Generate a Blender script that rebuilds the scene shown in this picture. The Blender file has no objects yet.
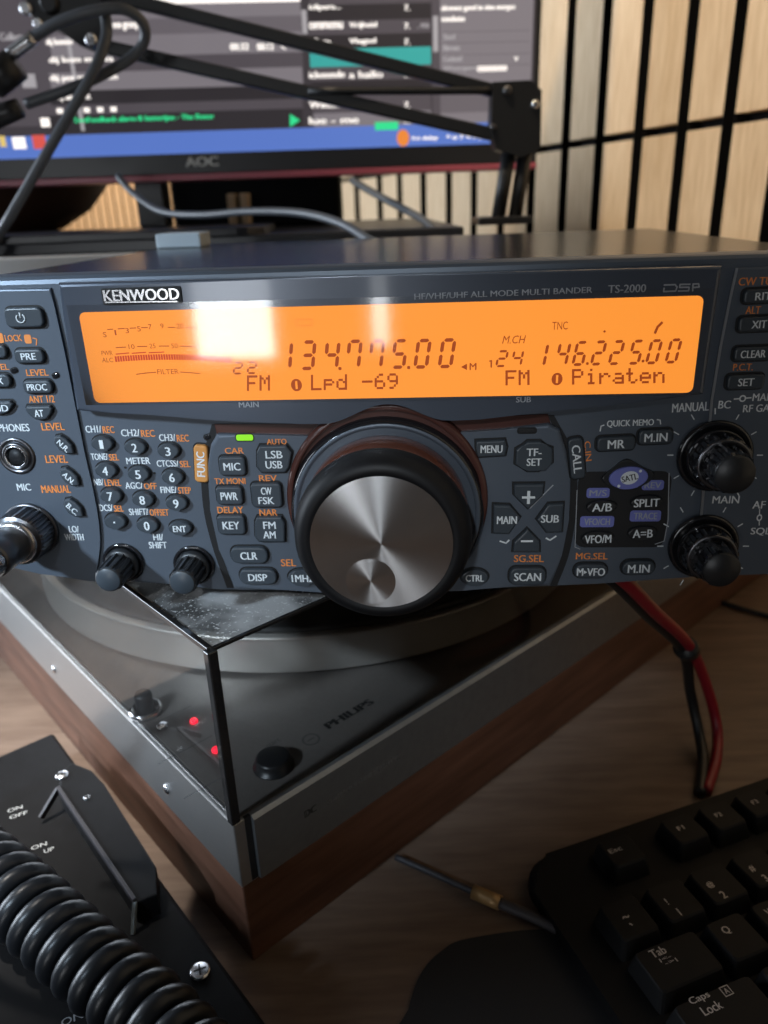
import bpy, bmesh, math, random
import numpy as np
from mathutils import Vector
random.seed(7)
col = bpy.context.scene.collection
CZ = 992.0                      # height of the lens above the floor, mm (the desk top is 750 mm high)
DESK = -242.0                   # desk top, measured from the lens height

# ------------------------------------------------------------------ camera model
F = 756.; PIT = math.radians(22.04); ROL = math.radians(-2.135)
cf = np.array([0, math.cos(PIT), -math.sin(PIT)]); cu0 = np.array([0, math.sin(PIT), math.cos(PIT)]); cx0 = np.array([1., 0, 0])
CX = math.cos(ROL) * cx0 + math.sin(ROL) * cu0
CU = -math.sin(ROL) * cx0 + math.cos(ROL) * cu0
UP = np.array([0, 0, 1.])
def V3(*a): return np.array(a, float)
def ray(px, py): return cf + CX * (px - 384) / F - CU * (py - 512) / F
def atz(px, py, z):
    r = ray(px, py); return r * (z / r[2])
def onplane(px, py, n, d):
    r = ray(px, py); return r * (d / (r @ n))
def yaw(a):
    a = math.radians(a); return V3(math.cos(a), math.sin(a), 0), V3(-math.sin(a), math.cos(a), 0)

# ------------------------------------------------------------------ materials
M = {}
def mat(name, base=(.5, .5, .5), rough=.5, metal=0., spec=.5, emis=None, estr=0., noise=0., nscale=80., bump=0., coat=0., aniso=0., var=None, axis=None, stretch=(1, 1, 1)):
    m = bpy.data.materials.new(name); m.use_nodes = True
    nt = m.node_tree; b = nt.nodes['Principled BSDF']
    b.inputs['Base Color'].default_value = (*base, 1); b.inputs['Roughness'].default_value = rough
    b.inputs['Metallic'].default_value = metal; b.inputs['Specular IOR Level'].default_value = spec
    b.inputs['Coat Weight'].default_value = coat; b.inputs['Coat Roughness'].default_value = .05
    if emis:
        b.inputs['Emission Color'].default_value = (*emis, 1); b.inputs['Emission Strength'].default_value = estr
    if aniso:
        b.inputs['Anisotropic'].default_value = aniso
        t = nt.nodes.new('ShaderNodeTangent'); t.direction_type = 'RADIAL'; t.axis = axis or 'Y'
        nt.links.new(t.outputs[0], b.inputs['Tangent']); b.inputs['Anisotropic Rotation'].default_value = .25
    if noise or bump:
        tc = nt.nodes.new('ShaderNodeTexCoord'); mp = nt.nodes.new('ShaderNodeMapping'); mp.inputs['Scale'].default_value = stretch
        n = nt.nodes.new('ShaderNodeTexNoise'); n.inputs['Scale'].default_value = nscale; n.inputs['Detail'].default_value = 6
        nt.links.new(tc.outputs['Object'], mp.inputs[0]); nt.links.new(mp.outputs[0], n.inputs['Vector'])
        if noise:
            r = nt.nodes.new('ShaderNodeValToRGB'); c2 = var or tuple(min(1, c * (1 + noise)) for c in base)
            c1 = base if var else tuple(c * (1 - noise) for c in base)
            r.color_ramp.elements[0].color = (*c1, 1); r.color_ramp.elements[1].color = (*c2, 1)
            r.color_ramp.elements[0].position = .3; r.color_ramp.elements[1].position = .7
            nt.links.new(n.outputs['Fac'], r.inputs[0]); nt.links.new(r.outputs[0], b.inputs['Base Color'])
        if bump:
            bp = nt.nodes.new('ShaderNodeBump'); bp.inputs['Strength'].default_value = bump; bp.inputs['Distance'].default_value = .0006
            nt.links.new(n.outputs['Fac'], bp.inputs['Height']); nt.links.new(bp.outputs[0], b.inputs['Normal'])
    M[name] = m; return m
def glass(name, tint, refl, rough=.02, dust=None):
    m = bpy.data.materials.new(name); m.use_nodes = True; nt = m.node_tree
    for n in list(nt.nodes): nt.nodes.remove(n)
    o = nt.nodes.new('ShaderNodeOutputMaterial'); t = nt.nodes.new('ShaderNodeBsdfTransparent'); g = nt.nodes.new('ShaderNodeBsdfGlossy')
    t.inputs[0].default_value = (*tint, 1); g.inputs['Roughness'].default_value = rough
    fr = nt.nodes.new('ShaderNodeFresnel'); fr.inputs['IOR'].default_value = refl
    mx = nt.nodes.new('ShaderNodeMixShader')
    nt.links.new(fr.outputs[0], mx.inputs[0]); nt.links.new(t.outputs[0], mx.inputs[1]); nt.links.new(g.outputs[0], mx.inputs[2])
    out = mx
    if dust:
        tc = nt.nodes.new('ShaderNodeTexCoord')
        n1 = nt.nodes.new('ShaderNodeTexNoise'); n1.inputs['Scale'].default_value = 1100; n1.inputs['Detail'].default_value = 3
        n2 = nt.nodes.new('ShaderNodeTexNoise'); n2.inputs['Scale'].default_value = 45; n2.inputs['Detail'].default_value = 5
        nt.links.new(tc.outputs['Object'], n1.inputs['Vector']); nt.links.new(tc.outputs['Object'], n2.inputs['Vector'])
        r1 = nt.nodes.new('ShaderNodeValToRGB'); r1.color_ramp.elements[0].position = .60; r1.color_ramp.elements[1].position = .66
        r2 = nt.nodes.new('ShaderNodeValToRGB'); r2.color_ramp.elements[0].position = .36; r2.color_ramp.elements[1].position = .58
        r2.color_ramp.elements[0].color = (.08, .08, .08, 1); r2.color_ramp.elements[1].color = (.62, .62, .62, 1)
        nt.links.new(n1.outputs['Fac'], r1.inputs[0]); nt.links.new(n2.outputs['Fac'], r2.inputs[0])
        ma = nt.nodes.new('ShaderNodeMath'); ma.operation = 'MAXIMUM'
        nt.links.new(r1.outputs[0], ma.inputs[0]); nt.links.new(r2.outputs[0], ma.inputs[1])
        d = nt.nodes.new('ShaderNodeBsdfDiffuse'); d.inputs[0].default_value = (*dust, 1)
        m2 = nt.nodes.new('ShaderNodeMixShader')
        nt.links.new(ma.outputs[0], m2.inputs[0]); nt.links.new(mx.outputs[0], m2.inputs[1]); nt.links.new(d.outputs[0], m2.inputs[2])
        out = m2
    nt.links.new(out.outputs[0], o.inputs['Surface'])
    M[name] = m; return m
def emit(name, c, s):
    return mat(name, tuple(x * .2 for x in c), .6, emis=c, estr=s)
def srgb(r, g, b):
    f = lambda v: ((v / 255 + .055) / 1.055) ** 2.4 if v > 10 else v / 255 / 12.92
    return (f(r), f(g), f(b))
def wood(name, c1, c2, scale, stretch, rough=.5, spec=.4):
    m = mat(name, c1, rough, spec=spec, noise=.3, var=c2, nscale=scale, stretch=stretch, bump=.15); return m

mat('panel_paint', (.10, .12, .15), .42, .35, nscale=1500, bump=.05)
mat('panel_gloss', (.085, .10, .13), .22, .3, coat=.5)
mat('top_paint', (.022, .022, .023), .22, .2, noise=.2, nscale=60)
mat('black_gloss', (.012, .012, .014), .14, coat=.4)
mat('black_plastic', (.018, .019, .021), .38)
mat('arm_black', (.007, .008, .010), .4)
mat('button_rubber', (.045, .056, .068), .36)
mat('well_black', (.006, .006, .007), .6)
mat('skirt_lcd_tint', (.12, .042, .026), .22, coat=.3); mat('recess_lcd_tint', (.075, .029, .023), .25, coat=.3)  # red-brown base colours paint in the orange display's reflection
mat('rubber', (.006, .006, .007), .5, spec=.3)
mat('print_white', (.72, .76, .78), .5)
mat('print_grey', (.36, .38, .41), .5)
mat('print_orange', (.85, .27, .06), .5)
mat('print_blue', (.16, .18, .50), .5)
mat('orange_button', (.62, .27, .07), .45)
mat('silver', (.72, .72, .74), .25, 1.)
mat('dark_metal', (.16, .16, .17), .3, 1.)
mat('bright_edge', (.55, .58, .62), .3, .9)
mat('spun', (.68, .68, .69), .27, 1., aniso=.9, axis='Y')
emit('lcd_orange', srgb(255, 152, 54), 1.1)
mat('lcd_ink', srgb(150, 62, 18), .6, emis=srgb(158, 66, 18), estr=.85)
mat('lcd_red', srgb(195, 62, 30), .6, emis=srgb(200, 60, 24), estr=.6)
mat('lcd_faint', srgb(225, 130, 60), .6, emis=srgb(222, 120, 40), estr=.8)
emit('led_green', (.28, .8, .02), .9)
emit('led_red', (1., .01, .04), 2.2)
glass('lcd_window', (1, 1, 1), 2.1, .055)
glass('acrylic', (.78, .76, .74), 1.5, .01)
glass('acrylic_dusty', (.55, .53, .50), 1.5, .12, dust=(.55, .54, .53))
mat('acrylic_edge', (.015, .014, .014), .12, coat=.3)
mat('alu', (.50, .49, .48), .36, .9, noise=.06, nscale=400, stretch=(1, 1, 12))
mat('deck', (.23, .21, .195), .42, .35, noise=.05, nscale=900)
mat('alu_front', (.30, .31, .32), .4, .85, noise=.06, nscale=300)
mat('platter_rim', (.55, .53, .50), .34, .6)
mat('mat_rubber', (.02, .02, .02), .6)
mat('print_dark', (.02, .02, .02), .5)
mat('print_faint', (.12, .115, .11), .5)
wood('walnut', (.085, .038, .023), (.165, .078, .05), 22, (1, 1, 9), .45, .3)
wood('desk_wood', (.145, .096, .07), (.22, .155, .115), 26, (1.2, 9, 1), .42)
wood('slat_oak', (.56, .40, .24), (.72, .55, .36), 30, (10, 10, 1), .6)
mat('felt_black', (.008, .008, .009), .9, spec=.1)
mat('wall_plaster', (.10, .095, .09), .9, nscale=40, bump=.1)
mat('ceiling_plaster', (.12, .115, .11), .9, nscale=40, bump=.1)
wood('floor_wood', (.10, .06, .035), (.17, .10, .06), 10, (1, 8, 1), .5)
mat('device_black', (.005, .005, .006), .5, spec=.2, noise=.2, nscale=200)
mat('device_edge', (.05, .045, .05), .4)
mat('cord_black', (.014, .016, .020), .36, spec=.5)
mat('cable_grey', (.09, .10, .115), .4)
mat('cable_black', (.012, .012, .012), .45)
mat('cable_red', (.26, .010, .020), .4)
mat('cable_dim', (.05, .045, .05), .5)
mat('brass_sleeve', (.40, .24, .10), .4, .3)
mat('key_black', (.008, .008, .009), .65, spec=.25)
mat('kb_black', (.005, .005, .006), .65, spec=.25)
mat('key_print', (.55, .52, .52), .5)
mat('white_matte', (.93, .92, .89), .6)
mat('grey_light', (.42, .48, .52), .5)
mat('grey_plastic', (.22, .26, .29), .5)
mat('brown_bowl', (.05, .022, .012), .5, noise=.3, nscale=8)
mat('mon_black', (.02, .022, .028), .35)
mat('mon_red', (.42, .10, .15), .35)
mat('frosted', (.8, .82, .85), .4)
mat('shade_grey', (.03, .03, .033), .7, spec=.2)
mat('board_red', (.20, .065, .03), .5, noise=.3, nscale=90, stretch=(1, 6, 1))
mat('window_paint', (.7, .7, .68), .5)
SC = {}
for k, c in dict(bg=(62, 57, 62), bg2=(84, 78, 84), line=(106, 100, 106), pale=(128, 122, 128), dark=(48, 44, 48), task=(92, 124, 205), white=(235, 228, 222), teal=(60, 170, 165), green=(40, 185, 120), red=(225, 90, 80), orange=(240, 140, 60), light=(172, 168, 172), yellow=(235, 205, 120)).items():
    emit('scr_' + k, srgb(*c), 1.5 if k in ('white', 'green') else .9)

# ------------------------------------------------------------------ mesh collector
class MB:
    def __init__(s): s.v = []; s.f = []; s.m = []; s.s = []; s.mats = []
    def mi(s, name):
        if name not in s.mats: s.mats.append(name)
        return s.mats.index(name)
    def add(s, vs, fs, m, smooth=False):
        o = len(s.v); s.v += [tuple(map(float, v)) for v in vs]; k = s.mi(m)
        for f in fs: s.f.append(tuple(i + o for i in f)); s.m.append(k); s.s.append(smooth)
        return s
    def build(s, name, parent=None, O=None, loc=None):
        """vertices are mm from the lens; the object's origin is its thing's origin"""
        if parent is not None: O = ORIG[parent.name]
        if O is None:
            a = np.array(s.v); O = V3((a[:, 0].min() + a[:, 0].max()) / 2, (a[:, 1].min() + a[:, 1].max()) / 2, a[:, 2].min())
        me = bpy.data.meshes.new(name)
        me.from_pydata([((v[0] - O[0]) * .001, (v[1] - O[1]) * .001, (v[2] - O[2]) * .001) for v in s.v], [], s.f)
        for m in s.mats: me.materials.append(M[m])
        me.polygons.foreach_set('material_index', s.m); me.polygons.foreach_set('use_smooth', s.s)
        bm = bmesh.new(); bm.from_mesh(me); bmesh.ops.recalc_face_normals(bm, faces=bm.faces[:]) if getattr(s, 'recalc', True) else None
        bm.to_mesh(me); bm.free(); me.update()
        o = bpy.data.objects.new(name, me); col.objects.link(o)
        if parent is not None: o.parent = parent
        else: o.location = (O[0] * .001, O[1] * .001, (O[2] + CZ) * .001)
        ORIG[o.name] = O
        return o
ORIG = {}
def tag(o, label=None, cat=None, group=None, kind=None):
    for k, v in (('label', label), ('category', cat), ('group', group), ('kind', kind)):
        if v: o[k] = v
    return o
def thing(name, O, label, cat, group=None):
    o = bpy.data.objects.new(name, None); col.objects.link(o); o.empty_display_size = .02
    O = np.array(O, float); o.location = (O[0] * .001, O[1] * .001, (O[2] + CZ) * .001); ORIG[o.name] = O
    return tag(o, label, cat, group)

# ------------------------------------------------------------------ shape helpers
def frame(o, ex, ey, ez):
    o, ex, ey, ez = map(lambda q: np.array(q, float), (o, ex, ey, ez))
    return lambda p: o + ex * p[0] + ey * p[1] + ez * p[2]
ID = frame((0, 0, 0), (1, 0, 0), (0, 1, 0), (0, 0, 1))
def prism(mb, poly, z0, z1, m, T=ID, bev=0., segs=2, m2=None, bevback=False):
    """polygon in the frame's first two axes, from z0 (back) to z1 (front); the front edge may be rounded"""
    bm = bmesh.new()
    a = [bm.verts.new((p[0], p[1], z0)) for p in poly]; b = [bm.verts.new((p[0], p[1], z1)) for p in poly]
    n = len(poly); bm.faces.new(a[::-1]); top = bm.faces.new(b)
    for i in range(n): bm.faces.new((a[i], a[(i + 1) % n], b[(i + 1) % n], b[i]))
    if bev:
        es = list(top.edges) + ([e for e in bm.edges if all(v in a for v in e.verts)] if bevback else [])
        bmesh.ops.bevel(bm, geom=es, offset=bev, segments=segs, profile=.5, affect='EDGES', clamp_overlap=True)
    bm.verts.index_update()
    vs = [T(v.co) for v in bm.verts]
    fs = [tuple(v.index for v in f.verts) for f in bm.faces]
    mb.add(vs, fs, m); bm.free(); return mb
def box(mb, x0, x1, y0, y1, z0, z1, m, T=ID, bev=0.):
    bm = bmesh.new(); vs = [bm.verts.new((x, y, z)) for z in (z0, z1) for y in (y0, y1) for x in (x0, x1)]
    for f in ((0, 2, 3, 1), (4, 5, 7, 6), (0, 1, 5, 4), (2, 6, 7, 3), (0, 4, 6, 2), (1, 3, 7, 5)): bm.faces.new([vs[i] for i in f])
    if bev: bmesh.ops.bevel(bm, geom=list(bm.edges), offset=bev, segments=2, profile=.5, affect='EDGES', clamp_overlap=True)
    bm.verts.index_update(); mb.add([T(v.co) for v in bm.verts], [tuple(v.index for v in f.verts) for f in bm.faces], m); bm.free(); return mb
def rrect(cx, cy, w, h, r, n=4):
    r = min(r, w / 2 - 1e-4, h / 2 - 1e-4); out = []
    for sx, sy, a0 in ((1, 1, 0), (-1, 1, 90), (-1, -1, 180), (1, -1, 270)):
        for i in range(n + 1):
            a = math.radians(a0 + 90 * i / n); out.append((cx + sx * (w / 2 - r) + r * math.cos(a), cy + sy * (h / 2 - r) + r * math.sin(a)))
    return out
def ell(cx, cy, rx_, ry_, n=28): return [(cx + rx_ * math.cos(2 * math.pi * i / n), cy + ry_ * math.sin(2 * math.pi * i / n)) for i in range(n)]
def rot2(poly, a, c):
    a = math.radians(a); ca, sa = math.cos(a), math.sin(a)
    return [(c[0] + (x - c[0]) * ca - (y - c[1]) * sa, c[1] + (x - c[0]) * sa + (y - c[1]) * ca) for x, y in poly]
def flat(mb, poly, z, m, T=ID):
    mb.add([T((p[0], p[1], z)) for p in poly], [tuple(range(len(poly)))], m); return mb
def lathe(mb, prof, c, ax, m, n=48, ribs=0, rib=0., ribrange=(0, 0), smooth=True, cap=True):
    """prof: list of (radius, distance along axis)"""
    ax = np.array(ax, float); ax /= np.linalg.norm(ax)
    t = UP if abs(ax[2]) < .9 else V3(1, 0, 0); e1 = np.cross(ax, t); e1 /= np.linalg.norm(e1); e2 = np.cross(ax, e1)
    vs = []; fs = []
    for j, (r, h) in enumerate(prof):
        for i in range(n):
            a = 2 * math.pi * i / n; rr = r
            if ribs and ribrange[0] <= j <= ribrange[1]: rr = r * (1 + rib * (1 if math.sin(ribs * a) > 0 else -1) * .5)
            vs.append(np.array(c) + ax * h + (e1 * math.cos(a) + e2 * math.sin(a)) * rr)
    for j in range(len(prof) - 1):
        for i in range(n):
            k = (i + 1) % n; fs.append((j * n + i, j * n + k, (j + 1) * n + k, (j + 1) * n + i))
    if cap and prof[0][0] > 1e-3: fs.append(tuple(range(n))[::-1])
    if cap and prof[-1][0] > 1e-3: fs.append(tuple((len(prof) - 1) * n + i for i in range(n)))
    k0 = len(mb.f); mb.add(vs, fs, m, smooth and not ribs)
    for q in range(k0 + (len(prof) - 1) * n, len(mb.f)): mb.s[q] = False
    return mb
def spline(pts, k=8):
    P = [np.array(p, float) for p in pts]; P = [2 * P[0] - P[1]] + P + [2 * P[-1] - P[-2]]; out = []
    for i in range(1, len(P) - 2):
        a, b, c, d = P[i - 1:i + 3]
        for j in range(k):
            t = j / k; out.append(.5 * (2 * b + (c - a) * t + (2 * a - 5 * b + 4 * c - d) * t * t + (3 * b - a - 3 * c + d) * t ** 3))
    return out + [P[-2]]
def tube(mb, pts, r, m, n=10, smooth_pts=8):
    P = spline(pts, smooth_pts) if smooth_pts else [np.array(p, float) for p in pts]
    vs = []; fs = []; prev = None
    for i, p in enumerate(P):
        d = P[min(i + 1, len(P) - 1)] - P[max(i - 1, 0)]; d = d / (np.linalg.norm(d) + 1e-12)
        if prev is None:
            t = UP if abs(d[2]) < .9 else V3(1, 0, 0); e = np.cross(d, t)
        else: e = prev - d * (prev @ d)
        e = e / np.linalg.norm(e); prev = e; g = np.cross(d, e); rr = r(i / (len(P) - 1)) if callable(r) else r
        vs += [p + rr * (e * math.cos(2 * math.pi * k / n) + g * math.sin(2 * math.pi * k / n)) for k in range(n)]
    for i in range(len(P) - 1):
        for k in range(n):
            q = (k + 1) % n; fs.append((i * n + k, i * n + q, (i + 1) * n + q, (i + 1) * n + k))
    fs.append(tuple(range(n))[::-1]); fs.append(tuple((len(P) - 1) * n + k for k in range(n)))
    mb.add(vs, fs, m, True); return mb
def bar(mb, a, b, w, t, m, side=(0, 1, 0)):
    a = np.array(a, float); b = np.array(b, float); d = b - a; L = np.linalg.norm(d); d /= L
    s = np.array(side, float); s -= d * (s @ d); s /= np.linalg.norm(s); u = np.cross(d, s)
    box(mb, 0, L, -t / 2, t / 2, -w / 2, w / 2, m, frame(a, d, s, u), bev=min(w, t) * .12); return mb
# ------------------------------------------------------------------ text
_tc = {}
def text_mesh(s, bold=0.):
    key = (s, bold)
    if key in _tc: return _tc[key]
    cu = bpy.data.curves.new('txt', 'FONT'); cu.body = s; cu.size = 1; cu.resolution_u = 3
    ob = bpy.data.objects.new('txt', cu); col.objects.link(ob)
    dg = bpy.context.evaluated_depsgraph_get(); dg.update(); me = ob.evaluated_get(dg).to_mesh()
    vs = [(v.co.x, v.co.y) for v in me.vertices]; fs = [tuple(p.vertices) for p in me.polygons]
    ob.evaluated_get(dg).to_mesh_clear(); bpy.data.objects.remove(ob); bpy.data.curves.remove(cu)
    x0 = min(v[0] for v in vs); x1 = max(v[0] for v in vs); y0 = min(v[1] for v in vs); y1 = max(v[1] for v in vs)
    vs = [((x - x0) / (x1 - x0) - .5, (y - y0) / max(1e-6, y1 - y0) - .5) for x, y in vs]
    _tc[key] = (vs, fs, (x1 - x0) / max(1e-6, (y1 - y0))); return _tc[key]
def put_text(mb, s, c, w, h, m, T, z, rot=0., slant=0., bold=.006):
    vs, fs, asp = text_mesh(s, bold)
    if w is None: w = h * asp
    a = math.radians(rot); ca, sa = math.cos(a), math.sin(a); out = []
    for x, y in vs:
        X = x * w + y * h * slant; Y = y * h; out.append(T((c[0] + X * ca - Y * sa, c[1] + X * sa + Y * ca, z)))
    mb.add(out, fs, m)
    if bold:
        for q in (-1, 1):
            dd = bold * h * q * 2.2; e_ = [T((c[0] + (x * (w - 2 * abs(dd)) + y * h * slant + dd) * ca - y * h * sa, c[1] + (x * (w - 2 * abs(dd)) + y * h * slant + dd) * sa + y * h * ca, z - .004 * q)) for x, y in vs]; mb.add(e_, fs, m)
    return mb

# ================================================================== SETTING
WN, WD = yaw(17.487); WN, WD = V3(math.cos(math.radians(17.487)), math.sin(math.radians(17.487)), 0), V3(-math.sin(math.radians(17.487)), math.cos(math.radians(17.487)), 0)
WC = 440.0; KW = WC / 450.
WT = frame(WN * WC, WD, UP, -WN)           # along the wall, up, out into the room
fl = MB(); box(fl, -2600, 1400, -2300, 4200, -1012, -992, 'floor_wood'); tag(fl.build('floor'), kind='structure')
ce = MB(); box(ce, -2600, 1400, -2300, 4200, 1450, 1470, 'ceiling_plaster'); tag(ce.build('ceiling'), kind='structure')
wr = MB(); box(wr, -2300, 1862, -992, 1450, -40, -12, 'felt_black', WT)
gaps = [KW * g for g in (1900, 1780, 1660, 1529, 1381, 1277, 1168, 1068, 984, 905, 830, 760, 698.5, 637.5, 578.5, 526.5)]
while gaps[-1] > -600: gaps.append(gaps[-1] - 54 * KW)
zs = 51.1 * KW
for a, b in zip(gaps[:-1], gaps[1:]):
    g = (a - b) * .125
    for z0, z1 in ((-985, zs - 3.6), (zs + 3.6, 1445)): box(wr, b + g, a - g, z0, z1, -13, 0, 'slat_oak', WT)
    # the slats' cheeks are black
    for q in (b + g, a - g): box(wr, q - .3, q + .3, -985, 1445, -13, -.4, 'felt_black', WT)
tag(wr.build('wall_right'), 'wall of upright oak slats with black gaps and one dark horizontal joint', kind='structure')
wb = MB(); box(wb, -2600, 1400, 4200, 4230, -992, 1450, 'felt_black')
x = -2500
while x < -300:
    for z0, z1 in ((-985, -92), (-78, 1445)): box(wb, x, x + 31, 4186, 4200, z0, z1, 'slat_oak')
    x += 41
tag(wb.build('wall_back'), 'far wall of narrow upright oak slats', kind='structure')
wl = MB(); box(wl, -2630, -2600, -2300, 4200, -992, 1450, 'wall_plaster'); tag(wl.build('wall_left'), kind='structure')
wf = MB(); box(wf, -2600, 1400, -2330, -2300, -992, 1450, 'wall_plaster'); tag(wf.build('wall_front'), kind='structure')
we = MB(); box(we, 1400, 1430, -2300, 4200, -992, 1450, 'wall_plaster'); tag(we.build('wall_far_right'), kind='structure')

# desk top and its two panel legs
dk = thing('desk', (-200, 450, -992), 'brown wooden desk carrying the radio, turntable and keyboard', 'desk')
p = MB(); wx = lambda y: (WC - 4 - WN[1] * y) / WN[0]
prism(p, [(-900, -70), (wx(-70), -70), (wx(1100), 1100), (-900, 1100)], DESK - 28, DESK, 'desk_wood', bev=2); p.build('desk_top', dk)
for xx in (-860, 60):
    p = MB(); box(p, xx, xx + 30, 0, 900, -992, DESK - 28, 'desk_wood'); p.build('leg', dk)

# ================================================================== RADIO
D = 203.
RX, RD = yaw(-4.8)
def loc(px, py, dep=0.):
    q = onplane(px, py, RD, D + dep); return q @ RX, q[2]
RT = frame(RD * D, RX, UP, -RD)            # u, w, height toward the viewer (= -dep)
def sc_at(px, py, dep=0.):
    a = loc(px - 2, py, dep); b = loc(px + 2, py, dep); c = loc(px, py - 2, dep); d = loc(px, py + 2, dep)
    return (b[0] - a[0]) / 4, (c[1] - d[1]) / 4
radio = thing('radio_transceiver', RD * (D + 125) + V3(0, 0, -108), 'dark grey amateur radio transceiver with lit orange display, standing on the turntable cover', 'radio')
S_PAN, S_SIDE, S_CON, S_BEZ = 2., 1., 0., -3.   # depth of panel, side plates, centre console and display bezel
# case
p = MB()
prism(p, rrect(-15, -60.9, 266, 88.6, 4), -248, -9, 'top_paint', RT, bev=1.5)
p.build('case', radio)
for uu in (-120, 90):
    for dd in (40, 225):
        f_ = MB(); lathe(f_, [(7, 0), (7.5, 7), (7, 9.3)], RT((uu, -105.5, -dd)), (0, 0, -1), 'rubber', 20); f_.build('foot', radio)
# front panel with its printing
pan = MB()
outline = [(-150, -21.5), (-147.5, -16), (-142, -14.2), (112, -14.2), (117.5, -16), (120, -21.5), (120, -97), (94, -102.8), (46, -106.8), (0, -109), (-70, -109), (-107, -106.5), (-137, -98.8), (-150, -94)]
prism(pan, outline, -12, -S_PAN, 'panel_paint', RT, bev=2.2, segs=3)
def pxpoly(pts, dep): return [loc(a, b, dep) for a, b in pts]
def ccw(poly):
    A = sum(poly[i][0] * poly[(i + 1) % len(poly)][1] - poly[(i + 1) % len(poly)][0] * poly[i][1] for i in range(len(poly)))
    return poly if A > 0 else poly[::-1]
def plate(mb, pts, dep, thick, m, bev): prism(mb, ccw(pxpoly(pts, dep)), -dep - thick, -dep, m, RT, bev=bev, segs=3)
def smooth2(pts, k=5, closed=True):
    if closed:
        n = len(pts); q = [pts[-1]] + list(pts) + [pts[0], pts[1]]
        out = []
        for i in range(1, n + 1):
            a, b, c, d = [np.array(q[j], float) for j in (i - 1, i, i + 1, i + 2)]
            for j in range(k):
                t = j / k; out.append(tuple(.5 * (2 * b + (c - a) * t + (2 * a - 5 * b + 4 * c - d) * t * t + (3 * b - a - 3 * c + d) * t ** 3)))
        return out
    return [tuple(v) for v in spline([(*a, 0) for a in pts], k)]
# left and right side plates
lp_curve = smooth2([(50, 288), (63, 345), (75, 405), (84, 450), (96, 505), (100, 540), (97, 570)], 4, False)
plate(pan, [(-105, 290)] + [(a[0], a[1]) for a in lp_curve] + [(96, 583), (40, 574), (-20, 560), (-95, 545)], S_SIDE, 1.5, 'panel_paint', .7)
rp_curve = [(736, 268), (729, 300), (720, 345), (711, 400), (706, 455), (700, 520), (697, 578)]
plate(pan, rp_curve + [(768, 574), (870, 560), (885, 262)], S_SIDE, 1.5, 'panel_paint', .7)
q = pxpoly([(a - .6, b) for a, b in rp_curve] + [(a + 2.2, b) for a, b in rp_curve[::-1]], S_SIDE - .1)
flat(pan, q, -S_SIDE + .15, 'bright_edge', RT)
# console in the middle, with a sunk strip above it, display reflection painted in
con = [(217, 434), (262, 435), (330, 437), (440, 434), (500, 430), (549, 424), (560, 430), (567, 452), (570, 480), (569, 520), (562, 555), (551, 586), (460, 591), (330, 593), (234, 589), (219, 550), (210, 510), (207, 465), (210, 445)]
plate(pan, con, S_CON, 3., 'panel_paint', 1.1)
plate(pan, [(214, 424), (330, 424), (440, 419), (548, 414), (551, 425), (440, 436), (330, 438), (217, 435)], S_PAN - .5, 1., 'recess_lcd_tint', .2)
seam = smooth2([(216, 424), (206, 462), (207, 505), (216, 545), (231, 588)], 5, False)
seam2 = smooth2([(551, 415), (571, 455), (574, 500), (567, 550), (554, 586)], 5, False)
for sm in (seam, seam2):
    q = pxpoly([(a[0] - 4, a[1]) for a in sm] + [(a[0] + 3, a[1]) for a in sm[::-1]], S_PAN)
    flat(pan, q, -S_PAN + .08, 'well_black', RT)
def lab(mb, s, cx, cy, w, h, m='print_white', dep=S_PAN, rot=0., slant=0., bold=.012, lift=.12):
    kx, ky = sc_at(cx, cy, dep)
    if abs(rot) > 60: kx, ky = ky, kx
    put_text(mb, s, loc(cx, cy, dep), w * kx if w else None, h * ky, m, RT, -dep + lift, rot, slant, bold)
def pline(mb, pts, wpx, m, dep=S_PAN, lift=.12):
    kx, ky = sc_at(*pts[0], dep); r = wpx * kx / 2
    P = [np.array(loc(a, b, dep)) for a, b in pts]
    for a, b in zip(P[:-1], P[1:]):
        d = (b - a) / np.linalg.norm(b - a); n_ = V3(-d[1], d[0], 0)[:2] * r; a2 = a - d * r * .5; b2 = b + d * r * .5
        mb.add([RT((*(a2 + n_), -dep + lift)), RT((*(a2 - n_), -dep + lift)), RT((*(b2 - n_), -dep + lift)), RT((*(b2 + n_), -dep + lift))], [(0, 1, 2, 3)], m)
def prect(mb, cx, cy, w, h, m, dep=S_PAN, lift=.1, r=.5, rot=0):
    kx, ky = sc_at(cx, cy, dep); c = loc(cx, cy, dep)
    flat(mb, rot2(rrect(*c, w * kx, h * ky, r), rot, c), -dep + lift, m, RT)
def pell(mb, cx, cy, w, h, m, dep=S_PAN, lift=.1, rot=0):
    kx, ky = sc_at(cx, cy, dep); c = loc(cx, cy, dep)
    flat(mb, rot2(ell(*c, w * kx / 2, h * ky / 2), rot, c), -dep + lift, m, RT)
O_, W_ = 'print_orange', 'print_white'
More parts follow.
